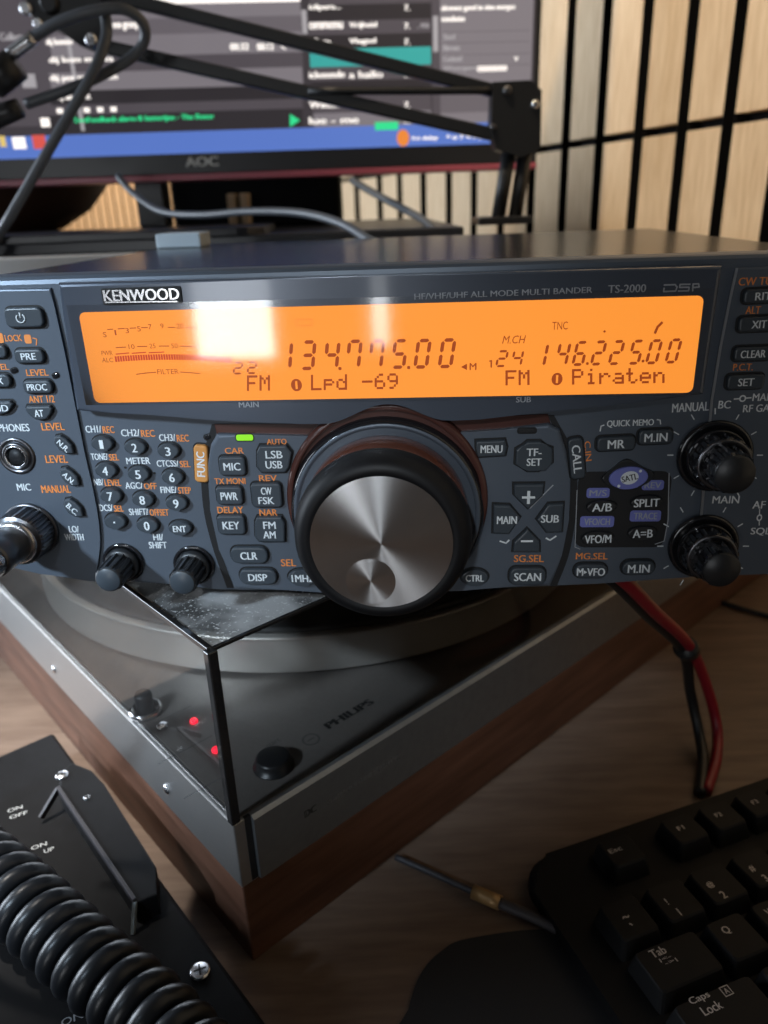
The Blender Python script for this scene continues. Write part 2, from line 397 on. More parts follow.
# printing: left plate
prect(pan, 0, 338, 7, 10, O_, S_SIDE); lab(pan, 'LOCK', 13.5, 338, 17, 6.5, O_, S_SIDE); prect(pan, 28, 339, 7, 9, O_, S_SIDE); pline(pan, [(33, 338), (37, 339), (36.5, 345)], 1, O_, S_SIDE)
lab(pan, 'LEVEL', -2, 367, 22, 6, O_, S_SIDE); lab(pan, 'LEVEL', 37.3, 372.5, 22, 6.5, O_, S_SIDE); lab(pan, 'ANT 1/2', 41.7, 399, 26, 7, O_, S_SIDE)
lab(pan, 'PHONES', 14, 427.6, 31, 7.5, W_, S_SIDE); lab(pan, 'LEVEL', 53, 426.5, 23, 7.5, O_, S_SIDE); lab(pan, 'LEVEL', 56.6, 459, 22, 7.5, O_, S_SIDE)
lab(pan, 'MANUAL', 56, 489, 29, 7.5, O_, S_SIDE); lab(pan, 'MIC', 24, 487, 14, 7, W_, S_SIDE); lab(pan, 'LO/', 74, 529, 10, 6.5, W_, S_SIDE); lab(pan, 'WIDTH', 74.3, 537, 19, 6.5, W_, S_SIDE)
# keypad printing: white then orange word
for a, b, x0, x1, y, h in (('CH1/', 'REC', 85.5, 114.5, 429, 7), ('CH2/', 'REC', 121, 155, 432.7, 7), ('CH3/', 'REC', 159, 189, 437.5, 7), ('TONE/', 'SEL', 91, 119, 456.6, 6.5), ('CTCSS/', 'SEL', 156.7, 190.5, 463.3, 6.5),
                       ('NB/', 'LEVEL', 93.7, 121.2, 482, 6.5), ('AGC/', 'OFF', 125.2, 157, 485.4, 6.5), ('FINE/', 'STEP', 160.4, 191.2, 489.7, 6.5), ('DCS/', 'SEL', 99.4, 123.8, 507.7, 6.5), ('SHIFT/', 'OFFSET', 129, 169, 511.7, 6.5)):
    t = len(a) / (len(a) + len(b)); xm = x0 + (x1 - x0) * t
    lab(pan, a, (x0 + xm) / 2 - .3, y, xm - x0 - .8, h, W_); lab(pan, b, (xm + x1) / 2 + .3, y + .6, x1 - xm - .8, h, O_)
lab(pan, 'METER', 138.3, 460.7, 24, 6.5); lab(pan, 'HI/', 158.3, 537, 10, 6.5); lab(pan, 'SHIFT', 158, 545, 18, 6.5)
# console printing
for s, cx, cy, w, h in (('CAR', 234.4, 450.6, 19, 6), ('TX MONI', 230, 481, 31, 6), ('DELAY', 230.4, 509.8, 26, 6.5), ('AUTO', 276.7, 441.5, 20, 5.5), ('REV', 268, 478, 18, 6), ('NAR', 268.4, 512.3, 18, 6.5), ('SEL', 288.5, 562.6, 15, 7), ('SG.SEL', 528.8, 558.4, 30, 7)):
    lab(pan, s, cx, cy, w, h, O_, S_CON)
pline(pan, [(530, 508), (553, 485)], 1.2, 'print_grey', S_CON); pline(pan, [(500, 541), (506, 543), (509, 540)], 1.6, W_, S_CON); pline(pan, [(546, 538), (550, 540), (556, 536)], 1.6, W_, S_CON)
# printing: right half
lab(pan, 'QUICK MEMO', 630.3, 423.4, 47, 7.5, rot=1.2); pline(pan, [(600, 431), (601, 426), (604, 425)], 1.2, W_); pline(pan, [(657, 419.5), (660, 420), (660.5, 424)], 1.2, W_)
lab(pan, 'C.IN', 588, 451, 20, 6, O_, rot=-82)
pline(pan, [(577, 490), (575, 547), (580, 549)], .8, 'print_grey'); pline(pan, [(669, 473), (668, 520), (664, 541), (655, 544)], 1, 'print_grey')
prect(pan, 622, 510, 92, 76, 'well_black', S_PAN, .04, 3)
for s, cx, cy, w, h in (('M/S', 598, 492.8, 23, 10), ('REV', 652.8, 485, 22, 10), ('VFO/CH', 597, 521.5, 34, 11), ('TRACE', 645.3, 515.8, 31, 11)):
    prect(pan, cx, cy, w, h, 'print_blue', S_PAN, .1, .8); lab(pan, s, cx, cy, w * .76, h * .62, 'print_grey', lift=.2)
lab(pan, 'MG.SEL', 591.7, 556, 32, 6.5, O_)
lab(pan, 'MANUAL', 690.5, 407, 37, 9, rot=2.5); lab(pan, 'MAIN', 725.8, 499.5, 27, 7.5, dep=S_SIDE); lab(pan, 'BC', 724.5, 404.5, 12.5, 8, dep=S_SIDE)
pline(pan, [(734, 399), (739, 398.6)], 1.4, W_, S_SIDE); pell(pan, 742.5, 398.4, 7, 7, W_, S_SIDE); pell(pan, 742.5, 398.4, 4, 4, 'panel_paint', S_SIDE, .14); pline(pan, [(746, 398), (751, 397.6)], 1.4, W_, S_SIDE)
lab(pan, 'MAN', 763, 397, 21, 7.5, dep=S_SIDE); lab(pan, 'RF GAIN', 761, 408, 36, 7.5, dep=S_SIDE, rot=1)
lab(pan, 'AF', 759, 504.6, 13, 7.5, dep=S_SIDE); lab(pan, 'SQL', 760.5, 531.5, 20, 8, dep=S_SIDE); pline(pan, [(759.5, 509), (759, 525)], 1, W_, S_SIDE); pell(pan, 759.2, 517.5, 5.5, 7, W_, S_SIDE); pell(pan, 759.2, 517.5, 3, 4, 'panel_paint', S_SIDE, .16)
lab(pan, 'CW TUNE', 762, 281, 47, 8, O_, S_SIDE); lab(pan, 'ALT', 753, 310, 15, 7.5, O_, S_SIDE); lab(pan, 'P.C.T.', 743, 367, 20, 7, O_, S_SIDE)
for (cx, cy, R_) in ((715, 455, 42), (703, 546, 40)):
    for k in range(11):
        a = math.radians(-150 + 30 * k - 90 + 90); dx, dy = math.sin(a), -math.cos(a)
        pline(pan, [(cx + dx * R_, cy + dy * R_ * .98), (cx + dx * (R_ + 5.5), cy + dy * (R_ + 5.5) * .98)], 1.2, W_, S_SIDE if cx + dx * R_ > 706 else S_PAN)
for a, b in ((125.5, 467.5), (154.5, 473)): pell(pan, a, b, 3, 2.4, 'well_black')
pan.build('front_panel', radio)

# display bezel
bz = MB()
def bez_y(x):
    X_ = [76, 150, 216, 300, 387, 480, 545, 640, 704]; Y_ = [411, 415, 420.5, 424, 423.5, 419.5, 412, 402, 395]
    return float(np.interp(x, X_, Y_)) - (9.6 * (1 + math.cos(math.pi * (x - 387) / 64)) if abs(x - 387) < 64 else 0)
bot = [(x, bez_y(x)) for x in [76, 113, 150, 183, 216, 258, 300, 322] + list(range(328, 448, 6)) + [452, 480, 512, 545, 592, 640, 704]]
bp = [(57, 283), (384, 275.5), (723, 266)] + [(a[0], a[1]) for a in bot[::-1]]
prism(bz, ccw(pxpoly(bp, S_BEZ)), -2.5, -S_BEZ, 'panel_gloss', RT, bev=1.1, segs=3)
lab(bz, 'MAIN', 248.8, 404.5, 20, 5.5, 'print_grey', S_BEZ, lift=.1); lab(bz, 'SUB', 523.5, 399.5, 15, 5.5, 'print_grey', S_BEZ, lift=.1)
lab(bz, 'HF/VHF/UHF ALL MODE MULTI BANDER', 502.5, 293.2, 178, 6, 'print_grey', S_BEZ, rot=.6, lift=.1); lab(bz, 'TS-2000', 627, 288.6, 38, 8, 'print_grey', S_BEZ, lift=.1)
for seg in ([(664, 285), (675, 284.6), (677, 287), (675.5, 291), (663.5, 291.6), (664, 288)], [(690, 284.2), (680, 284.4), (679.5, 287.4), (689, 287.2), (688.5, 290.8), (678, 291)], [(692.5, 291), (693, 284), (698.5, 283.8), (699, 287), (693.5, 287.4)]):
    pline(bz, seg, 1.5, 'print_grey', S_BEZ, .1)
bezel = bz.build('display_bezel', radio)
bd = MB(); cx, cy = 142, 294.5
kx, ky = sc_at(cx, cy, S_BEZ); prism(bd, rrect(*loc(cx, cy + 1, S_BEZ), 80 * kx, 17 * ky, .6), -S_BEZ - .3, -S_BEZ + .5, 'well_black', RT, bev=.15)
lab(bd, 'KENWOOD', cx, cy, 76, 11.5, 'silver', S_BEZ, lift=.75, bold=.018); pline(bd, [(106, 302), (178, 301.2)], 1.1, 'silver', S_BEZ, .7)
o = bd.build('name_badge', radio); o['label'] = 'black badge with raised silver brand letters'

# the display
ds = MB(); DL = S_BEZ - .15
u0, w1 = loc(78.5, 312.5, DL); u1, _ = loc(704, 297, DL); _, w0 = loc(384, 398, DL)
flat(ds, rrect((u0 + u1) / 2, (w0 + w1) / 2, u1 - u0, w1 - w0, 1.6), -DL, 'lcd_orange', RT)
INK = 'lcd_ink'
SEGS = {'0': 'abcdef', '1': 'bc', '2': 'abged', '3': 'abgcd', '4': 'fgbc', '5': 'afgcd', '6': 'afgedc', '7': 'fabc', '8': 'abcdefg', '9': 'abcdfg'}
def seven(d, cx, cy, w, h, t, m=INK):
    kx, ky = sc_at(cx, cy, DL); c = loc(cx, cy, DL); W, H, tt = w * kx, h * ky, t * kx; g = tt * .22
    def quad(x0, y0, x1, y1, horiz):
        if horiz: P = [(x0 + g, y0), (x0 + tt / 2 + g, y0 + tt / 2), (x1 - tt / 2 - g, y0 + tt / 2), (x1 - g, y0), (x1 - tt / 2 - g, y0 - tt / 2), (x0 + tt / 2 + g, y0 - tt / 2)]
        else: P = [(x0, y0 + g), (x0 + tt / 2, y0 + tt / 2 + g), (x0 + tt / 2, y1 - tt / 2 - g), (x0, y1 - g), (x0 - tt / 2, y1 - tt / 2 - g), (x0 - tt / 2, y0 + tt / 2 + g)]
        flat(ds, [(c[0] + a + b * .16, c[1] + b) for a, b in P], -DL + .05, m, RT)
    X, Y = (W - tt) / 2, (H - tt) / 2
    for s in SEGS[d]:
        if s == 'a': quad(-X, Y, X, Y, 1)
        if s == 'g': quad(-X, 0, X, 0, 1)
        if s == 'd': quad(-X, -Y, X, -Y, 1)
        if s == 'f': quad(-X, 0, -X, Y, 0)
        if s == 'b': quad(X, 0, X, Y, 0)
        if s == 'e': quad(-X, -Y, -X, 0, 0)
        if s == 'c': quad(X, -Y, X, 0, 0)
for d, x, y in (('1', 285, 355.5), ('3', 308, 355.3), ('4', 332, 355), ('7', 354, 354.6), ('7', 376.5, 354.3), ('5', 399.5, 354), ('0', 422.5, 353.8), ('0', 447, 353.3)): seven(d, x, y, 15, 30, 3.6)
for d, x, y in (('1', 541, 355), ('4', 563, 354), ('6', 580, 353.5), ('2', 598.6, 353), ('2', 616.5, 352.6), ('5', 636, 352.2), ('0', 654, 351.8), ('0', 673.5, 351)): seven(d, x, y, 12.5, 25, 3.0)
for d, x, y in (('2', 502, 358.6), ('4', 517.5, 358)): seven(d, x, y, 11, 17, 2.3)
for d, x, y in (('2', 238, 368), ('2', 252, 367.6)): seven(d, x, y, 10, 13, 2)
prect(ds, 491.3, 363.8, 1.5, 7.6, INK, DL, .05, .1); prect(ds, 490.3, 361, 2.4, 1.2, INK, DL, .05, .1)
for x, y, r in ((340, 368.5, 3.2), (408.7, 367.5, 3.2), (587.3, 363.5, 2.8), (643, 361, 2.8), (604.5, 331.4, 2.4)): prect(ds, x, y, r, r, INK, DL, .05, .3)
# dot matrix letters, 5 x 7
DOT = {'F': '11111 10000 10000 11110 10000 10000 10000', 'M': '10001 11011 10101 10101 10001 10001 10001', 'L': '10000 10000 10000 10000 10000 10000 11111', 'p': '00000 00000 11110 10001 11110 10000 10000', 'd': '00001 00001 01101 10011 10001 10001 01111', '-': '00000 00000 00000 11111 00000 00000 00000',
       '6': '00110 01000 10000 11110 10001 10001 01110', '9': '01110 10001 10001 01111 00001 00010 01100', 'P': '11110 10001 10001 11110 10000 10000 10000', 'i': '00100 00000 01100 00100 00100 00100 01110', 'r': '00000 00000 10110 11001 10000 10000 10000', 'a': '00000 00000 01110 00001 01111 10001 01111',
       't': '01000 01000 11100 01000 01000 01001 00110', 'e': '00000 00000 01110 10001 11111 10000 01110', 'n': '00000 00000 10110 11001 10001 10001 10001', ' ': '00000 ' * 7}
def dots(s, x0, x1, cy, h, m=INK):
    n = len(s); cw = (x1 - x0) / (6 * n - 1); ch = h / 7; kx, ky = sc_at((x0 + x1) / 2, cy, DL)
    slope = -.0185
    for i, cch in enumerate(s):
        for r, row in enumerate(DOT[cch].split()):
            for k, b in enumerate(row):
                if b == '1':
                    px = x0 + (6 * i + k + .5) * cw; py = cy - h / 2 + (r + .5) * ch + slope * (px - (x0 + x1) / 2)
                    c = loc(px, py, DL); W, H = cw * kx * .52, ch * ky * .52
                    ds.add([RT((c[0] + a, c[1] + b_, -DL + .05)) for a, b_ in ((-W, -H), (W, -H), (W, H), (-W, H))], [(0, 1, 2, 3)], m)
dots('FM', 247, 270, 383, 15.5); dots('Lpd -69', 311, 398, 381.8, 15.5); dots('FM', 505.5, 529.5, 377.6, 15); dots('Piraten', 572, 664.5, 376, 15.5)
for cx, cy in ((296.5, 385), (557, 379)):
    pell(ds, cx, cy, 11, 12.5, INK, DL, .05); prect(ds, cx, cy, 2.2, 8, 'lcd_orange', DL, .09, .1)
lab(ds, 'TNC', 560, 325.6, 15.5, 8, INK, DL, lift=.05, bold=0); lab(ds, 'M.CH', 514, 339.5, 22, 8, INK, DL, lift=.05, slant=.2, bold=0); lab(ds, 'M.CH', 245, 347, 23, 7, 'lcd_faint', DL, lift=.05, slant=.2, bold=0)
lab(ds, 'M', 473, 366.5, 7, 7, INK, DL, lift=.05); flat(ds, pxpoly([(461, 367), (467, 363.5), (467, 370)], DL), -DL + .05, INK, RT)
pline(ds, [(655, 333), (657.5, 327), (662, 322.5)], 2.6, INK, DL, .05)
# meter
RED = 'lcd_red'
def arc(x): return .00062 * (x - 167) ** 2
for s, x, y, w in (('S', 104.8, 334.6, 3.6), ('1', 115.5, 332.6, 1.6), ('3', 127.2, 330.6, 3.6), ('5', 139, 328.8, 3.6), ('7', 150, 326.8, 3.4), ('9', 162, 326, 3.4), ('20', 180, 326, 7), ('40', 202, 328.6, 7), ('60dB', 226, 333, 13)): lab(ds, s, x, y, w, 5.2, INK, DL, lift=.05, bold=0)
for a, b in ((107.5, 113), (118, 124.5), (130, 136), (141.5, 147.5), (168, 175), (186, 197)): pline(ds, [(a, 327.3 + arc(a)), (b, 327.3 + arc(b))], .9, INK, DL, .05)
lab(ds, 'PWR', 107, 353, 11, 4.6, INK, DL, lift=.05, bold=0); lab(ds, 'ALC', 107.6, 360, 11, 4.6, INK, DL, lift=.05, bold=0)
for s, x, w in (('10', 131.6, 6), ('25', 152.5, 6), ('50', 174.6, 6.5), ('100', 208, 9)): lab(ds, s, x, 345.8 + arc(x), w, 4.8, INK, DL, lift=.05, bold=0)
for a, b in ((116, 126), (137.5, 147), (159, 169), (180, 200)): pline(ds, [(a, 346 + arc(a)), (b, 346 + arc(b))], .9, INK, DL, .05)
for a, b in ((116, 129), (132, 146), (149, 164)): pline(ds, [(a, 352.5 + arc(a)), (b, 352 + arc(b))], 1.1, RED, DL, .05)
for k in range(46):
    a = 116 + k * 2.55; y = 357 + arc(a) * 1.3; prect(ds, a, y, 1.9, 5.6, RED, DL, .05, .05)
lab(ds, 'FILTER', 168, 371.6, 21.5, 5, INK, DL, lift=.05, bold=0); pline(ds, [(136.5, 374.3), (146, 373), (156, 372.2)], .9, INK, DL, .05); pline(ds, [(180.5, 372), (190, 372.6), (200, 373.6)], .9, INK, DL, .05)
for cx, cy in ((266, 324), (304, 322.5)): pline(ds, [(cx - 8, cy - 3), (cx + 8, cy - 3.3), (cx + 8, cy + 3), (cx - 8, cy + 3.3), (cx - 8, cy - 3)], .8, 'lcd_faint', DL, .05)
scr = ds.build('display_screen', radio); scr['label'] = 'lit orange display with dark digits'
wn = MB(); flat(wn, ccw(pxpoly([(66, 305), (384, 297), (714, 288), (700, 396), (384, 401.5), (86, 405)], S_BEZ - .6)), -S_BEZ + .6, 'lcd_window', RT)
wn.build('display_window', radio)

# push buttons
def button(name, cx, cy, w, h, txt, dep, r=1.2, rot=0., m='button_rubber', tm=W_, th=None, tw=None, shape=None, rise=1.5, lines=None, trot=0, label=None):
    mb = MB(); kx, ky = sc_at(cx, cy, dep); c = loc(cx, cy, dep); Wm, Hm = w * kx, h * ky
    if shape is None: f_ = lambda g: rot2(rrect(*c, Wm + g, Hm + g, r + g / 2), rot, c)
    elif shape == 'oval': f_ = lambda g: rot2(ell(*c, (Wm + g) / 2, (Hm + g) / 2), rot, c)
    else:
        f_ = lambda g: rot2(ccw([(c[0] + x * (Wm + g) / 2, c[1] + y * (Hm + g) / 2) for x, y in shape]), rot, c)
    flat(mb, f_(1.0), -dep + .06, 'well_black', RT)
    prism(mb, f_(0), -dep, -dep + rise, m, RT, bev=min(.55, Wm * .2, Hm * .2), segs=3)
    top = dep - rise; L = lines or ([txt] if txt else [])
    for i, s in enumerate(L):
        yy = cy + (i - (len(L) - 1) / 2) * (th or h * .5) * 1.32; q = loc(cx, yy, dep)
        ww = (tw or w * .7) * kx; hh = (th or h * .52) * ky
        if len(L) > 1: ww = ww * len(s) / max(len(z) for z in L)
        if txt == '.': ww = hh = .6
        if abs(trot) > 60: ww, hh = (tw or h * .7) * ky, (th or w * .5) * kx
        put_text(mb, s, q, ww, hh, tm, RT, -top + .05, rot + trot, bold=.014)
    o = mb.build(name, radio)
    if label: o['label'] = label
    return o
B = 'push_button'
pb = button('power_button', 26, 317, 38, 20, None, S_SIDE, 1.6, label='power key with a white power symbol')
mb = MB(); kx, ky = sc_at(24, 317, S_SIDE); c = loc(23.6, 317.5, S_SIDE)
pts = [RT((c[0] + 1.15 * math.sin(math.radians(t)), c[1] + 1.15 * math.cos(math.radians(t)), -S_SIDE + 1.58)) for t in range(35, 326, 15)]
tube(mb, pts, .2, W_, 6, 1); tube(mb, [RT((c[0], c[1] + .1, -S_SIDE + 1.58)), RT((c[0], c[1] + 1.5, -S_SIDE + 1.58))], .2, W_, 6, 0)
o = mb.build('power_symbol', pb)
for s, cx, cy, w, h, tw in (('ATT', -7, 351, 31, 13, 18), ('PRE', 31, 355.5, 29, 14, 15), ('VOX', -3, 380, 31, 13, 18), ('PROC', 39.5, 386, 29, 13, 20)): button(B, cx, cy, w, h, s, S_SIDE, 1.4, tw=tw, th=6.6)
DSH = [(-.85, 1), (.85, 1), (1, .55), (.85, -.1), (.5, -.8), (.15, -1), (-.15, -1), (-.5, -.8), (-.85, -.1), (-1, .55)]
button(B, -1, 407, 34, 13, 'SEND', S_SIDE, tw=24, th=6.6, shape=DSH); button(B, 41.5, 412, 27, 14, 'AT', S_SIDE, tw=9, th=6.8, shape=DSH)
LEAF = [(-1, .1), (-.75, .8), (-.2, 1), (.4, .95), (1, .2), (.6, -.7), (0, -1), (-.7, -.7)]
for s, cx, cy in (('N.R.', 65.5, 444.5), ('A.N.', 71, 476.5), ('B.C.', 74.8, 507.5)): button(B, cx, cy, 23, 14, s, S_SIDE, rot=-50, tw=13, th=5.4, shape=LEAF)
for s, cx, cy in (('1', 104, 442.5), ('2', 136.8, 446), ('3', 170, 449.6), ('4', 107.7, 469), ('5', 140.3, 472.5), ('6', 174, 475.6), ('7', 112.6, 494.3), ('8', 144.5, 498), ('9', 178, 501.5), ('.', 116.8, 520), ('0', 149, 523.6)):
    button('keypad_button', cx, cy, 21.5, 14.5, s, S_PAN, tw=5.5 if s != '1' else 3.8, th=8.6, shape='oval', rise=1.9)
button('keypad_button', 181.5, 526.5, 23, 13, 'ENT', S_PAN, tw=13, th=6, shape='oval', rise=1.9)
button('function_button', 202.3, 462.7, 14, 37, 'FUNC', S_PAN, 1.2, rot=-5, m='orange_button', tw=25, th=8, trot=90, label='orange function key')
HEX = [(-.72, 1), (.72, 1), (1, .45), (.8, -.6), (.55, -1), (-.75, -1), (-1, -.55), (-.92, .55)]
HEX2 = [(-.72, 1), (.8, 1), (1, .5), (.9, -1), (-.75, -1), (-1, -.55), (-.92, .55)]
for s, cx, cy, w, h in (('MIC', 233.3, 465, 26, 19), ('PWR', 230.4, 494.4, 26, 18), ('KEY', 232.3, 523.5, 27, 19)): button(B, cx, cy, w, h, s, S_CON, tw=17, th=7.6)
button(B, 275, 458, 36, 27, '', S_CON, lines=['LSB', 'USB'], tw=17, th=7.6, shape=HEX); button(B, 267.4, 494, 30, 24, '', S_CON, lines=['CW', 'FSK'], tw=16, th=7.2); button(B, 270.5, 528, 31, 25, '', S_CON, lines=['FM', 'AM'], tw=12.5, th=7.2, shape=HEX2)
button(B, 250, 553.8, 37, 16, 'CLR', S_CON, 2.2, tw=17, th=7.4); button(B, 258.8, 575.3, 37, 15, 'DISP', S_CON, 2.2, tw=19, th=7); button(B, 303, 576.2, 29, 16, '1MHz', S_CON, tw=21, th=7, shape='oval')
button(B, 491.2, 447.5, 31, 17, 'MENU', S_CON, tw=22, th=7.6, shape=[(-1, .9), (.85, 1), (1, .1), (.9, -.85), (-.85, -1), (-.97, 0)])
button(B, 533.5, 455.5, 38, 30, '', S_CON, lines=['TF-', 'SET'], tw=15, th=7.4, shape=[(-.35, 1), (.3, 1), (.6, .7), (.95, .55), (1, -.45), (.55, -.75), (.3, -1), (-.3, -1), (-.6, -.75), (-.97, -.5), (-.95, .5), (-.6, .75)])
button(B, 528, 495.5, 30, 25, '+', S_CON, tw=13, th=13, shape=[(-1, 1), (1, 1), (.95, .1), (0, -1), (-.95, .1)]); button(B, 526.4, 539, 27, 23, '-', S_CON, tw=12, th=1.9, shape=[(0, 1), (.95, -.1), (1, -1), (-1, -1), (-.95, -.1)])
button(B, 506.5, 518, 27, 29, 'MAIN', S_CON, tw=20, th=7.6, shape=[(-1, 1), (.2, .95), (1, .1), (.2, -1), (-1, -.95)]); button(B, 549.3, 516.8, 26, 29, 'SUB', S_CON, tw=18, th=7.6, shape=[(1, 1), (-.2, .95), (-1, -.1), (-.2, -1), (1, -.95)])
button(B, 527, 574.7, 36, 17, 'SCAN', S_CON, 2, tw=27, th=8); button(B, 474.5, 576, 27, 16, 'CTRL', S_CON, tw=18, th=6.6, shape='oval')
button('call_button', 576, 457.5, 15, 41, 'CALL', S_PAN, 1.2, rot=8, tw=28, th=8.5, trot=-90)
button(B, 615, 442.6, 38, 14, 'MR', S_PAN, 1.2, rot=2, tw=17, th=8.4); button(B, 654.5, 436, 34, 14.5, 'M.IN', S_PAN, 1.2, rot=2, tw=23, th=8.4)
for s, cx, cy, w, h in (('A/B', 601, 505.5, 31, 12.5), ('SPLIT', 645.5, 501, 32, 14), ('VFO/M', 597, 537, 33, 14), ('A=B', 641.5, 531.5, 30, 13)): button(B, cx, cy, w, h, s, S_PAN, shape='oval', rot=2, tw=w * .8 if len(s) > 3 else 20, th=8, m='black_plastic')
button(B, 590, 569.7, 33, 14, 'M▸VFO', S_PAN, 2.2, tw=28, th=7.6); button(B, 637.5, 566.5, 33, 14, 'M.IN', S_PAN, 2.2, rot=1, tw=22, th=8)
for s, cx, cy, w, h, tw in (('RIT', 761, 295.5, 38, 14, 16), ('XIT', 757, 323.5, 40, 15, 15), ('CLEAR', 751, 353, 37, 14, 25), ('SET', 744, 381, 37, 14.5, 16)): button(B, cx, cy, w, h, s, S_SIDE, 1., tw=tw, th=7.6, rot=1)
# satellite key: an eye-shaped black key with a violet oval
mb = MB(); c = loc(627.5, 476, S_PAN); kx, ky = sc_at(627, 476, S_PAN)
eye = smooth2([(601, 478), (612, 468), (626, 458.5), (641, 466), (654, 473), (645, 483), (627, 489), (612, 486)], 5)
prism(mb, ccw(pxpoly(eye, S_PAN)), -S_PAN, -S_PAN + 1.0, 'black_plastic', RT, bev=.4, segs=3)
prism(mb, rot2(ell(*loc(627.3, 476.2, S_PAN), 19.5 * kx, 11 * ky), 5, c), -S_PAN + .8, -S_PAN + 1.7, 'print_blue', RT, bev=.4, segs=3)
pell(mb, 628.2, 475.8, 18, 13, W_, S_PAN, 1.75, 14); lab(mb, 'SATL', 628.2, 475.8, 16, 6, 'well_black', S_PAN, rot=14, lift=1.82)
pell(mb, 639, 469, 3, 3, W_, S_PAN, 1.75); pell(mb, 617.5, 484, 3, 3, W_, S_PAN, 1.75)
o = mb.build('satellite_button', radio); o['label'] = 'violet oval key in an eye-shaped black surround'
# status lamps and slots
def slot(name, cx, cy, w, h, m, dep, rise=.35, rot=0):
    mb = MB(); kx, ky = sc_at(cx, cy, dep); c = loc(cx, cy, dep); flat(mb, rot2(rrect(*c, w * kx + .6, h * ky + .6, .8), rot, c), -dep + .06, 'well_black', RT)
    prism(mb, rot2(rrect(*c, w * kx, h * ky, .6), rot, c), -dep, -dep + rise, m, RT, bev=.15); return mb.build(name, radio)
o = slot('status_lamp', 244.7, 437.5, 17, 6, 'led_green', S_CON); o['label'] = 'lit green lamp'
slot('status_lamp', 527, 430.6, 18, 4.5, 'well_black', S_CON)
for cx, cy, dep in ((14.5, 370.5, S_SIDE), (56, 375.5, S_SIDE), (207.6, 437, S_PAN)): slot('indicator_lamp', cx, cy, 6.5, 4.5, 'black_gloss', dep, rot=20)
# headphone jack
c = RT((*loc(17, 456, S_SIDE), -S_SIDE)); mb = MB()
lathe(mb, [(5.6, -.5), (5.6, .25), (5.0, .5), (4.5, .3), (4.2, -.2), (4.2, .4), (4.0, .9), (3.4, 1.0), (3.3, .3)], c, -RD, 'dark_metal', 40, cap=False)
lathe(mb, [(3.3, .95), (3.25, 1.12), (2.95, 1.05), (2.9, .5)], c, -RD, 'silver', 40, cap=False)
lathe(mb, [(3.3, .3), (.01, .31)], c, -RD, 'well_black', 32)
mb.build('headphone_jack', radio)
# small knobs under the keypad
for cx, cy in ((124, 562), (194.5, 564.5)):
    b = RT((*loc(cx, cy, S_PAN), -S_PAN)); mb = MB()
    lathe(mb, [(6.5, -.3), (6.5, .6), (5.7, .9), (5.3, .3), (5.2, -.2)], b, -RD, 'black_gloss', 40)
    lathe(mb, [(5.2, -.2), (5.2, 2.2), (4.6, 2.8), (4.0, 3)], b, -RD, 'black_plastic', 40)
    lathe(mb, [(4.1, 2.8), (4.05, 11), (3.9, 12), (3.6, 12.3)], b, -RD, 'black_plastic', 72, 12, .16, (0, 1)); lathe(mb, [(3.95, 11), (3.95, 11.9), (3.5, 12.4), (.01, 12.5)], b, -RD, 'button_rubber', 36)
    mb.build('tuning_knob', radio)
# stacked dual knobs on the right
for cx, cy, k_ in ((714.5, 456, 1.0), (703, 546, .97)):
    b = RT((*loc(cx, cy, S_SIDE), -S_SIDE)); mb = MB()
    lathe(mb, [(10.2 * k_, -.3), (10.2 * k_, .5), (9.4 * k_, 1.3), (8.6 * k_, .9), (8.2 * k_, .2)], b, -RD, 'black_gloss', 56)
    lathe(mb, [(8.1 * k_, .2), (8.1 * k_, 2.5), (7.7 * k_, 3)], b, -RD, 'black_gloss', 56)
    lathe(mb, [(7.5 * k_, 3), (7.3 * k_, 7.6), (6.9 * k_, 8.2)], b, -RD, 'black_gloss', 96, 14, .07, (0, 1)); lathe(mb, [(7.2 * k_, 7.4), (7.1 * k_, 8.1), (6.7 * k_, 8.35), (6.3 * k_, 8.2)], b, -RD, 'dark_metal', 56)
    o = mb.build('control_knob', radio); mb = MB()
    lathe(mb, [(5.6 * k_, 8), (5.4 * k_, 14.5), (5.2 * k_, 15.4), (4.9 * k_, 15.8)], b, -RD, 'black_gloss', 84, 12, .09, (0, 1)); lathe(mb, [(5.3 * k_, 14.6), (5.2 * k_, 15.5), (4.8 * k_, 16), (.01, 16.05)], b, -RD, 'black_plastic', 40)
    mb.build('inner_knob', o)
# main tuning knob
kc = loc(387, 510.5, S_CON); b = RT((*kc, 0)); mb = MB()
lathe(mb, [(28.6, -3), (28.4, .2), (27.6, 2.0), (27.0, 2.8), (26.5, 3.0), (25.8, 3.0), (25.3, 2.4), (24.8, 1.2), (24.7, -1)], b, -RD, 'black_gloss', 96)
lathe(mb, [(27.3, 2.3), (26.6, 3.12), (25.8, 3.12), (25.4, 2.5)], b, -RD, 'panel_paint', 96)
lathe(mb, [(29.4, -1.6), (28.9, .8), (27.2, 2.0), (27.2, .5)], b + UP * 3.2, -RD, 'recess_lcd_tint', 96); mb.build('knob_collar', radio)  # last ring: flare coloured with the painted display reflection
mb = MB(); lathe(mb, [(23.4, -1), (23.4, 4), (23.4, 13), (22.8, 14)], b, -RD, 'skirt_lcd_tint', 96)  # skirt colour holds the display's reddish reflection
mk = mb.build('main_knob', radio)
mb = MB(); lathe(mb, [(22.0, 14), (23.3, 14.6), (23.9, 15.8), (23.9, 18.2), (23.4, 20.4), (22.3, 22.2), (21.0, 23.2), (19.5, 23.5), (18.7, 22.9)], b, -RD, 'rubber', 128); mb.build('rubber_grip', mk)
face = MB(); FH = 23.4; dc = (kc[0] - 3.2, kc[1] - 11.0); FR, DR = 18.8, 6.7
bm = bmesh.new(); es = []
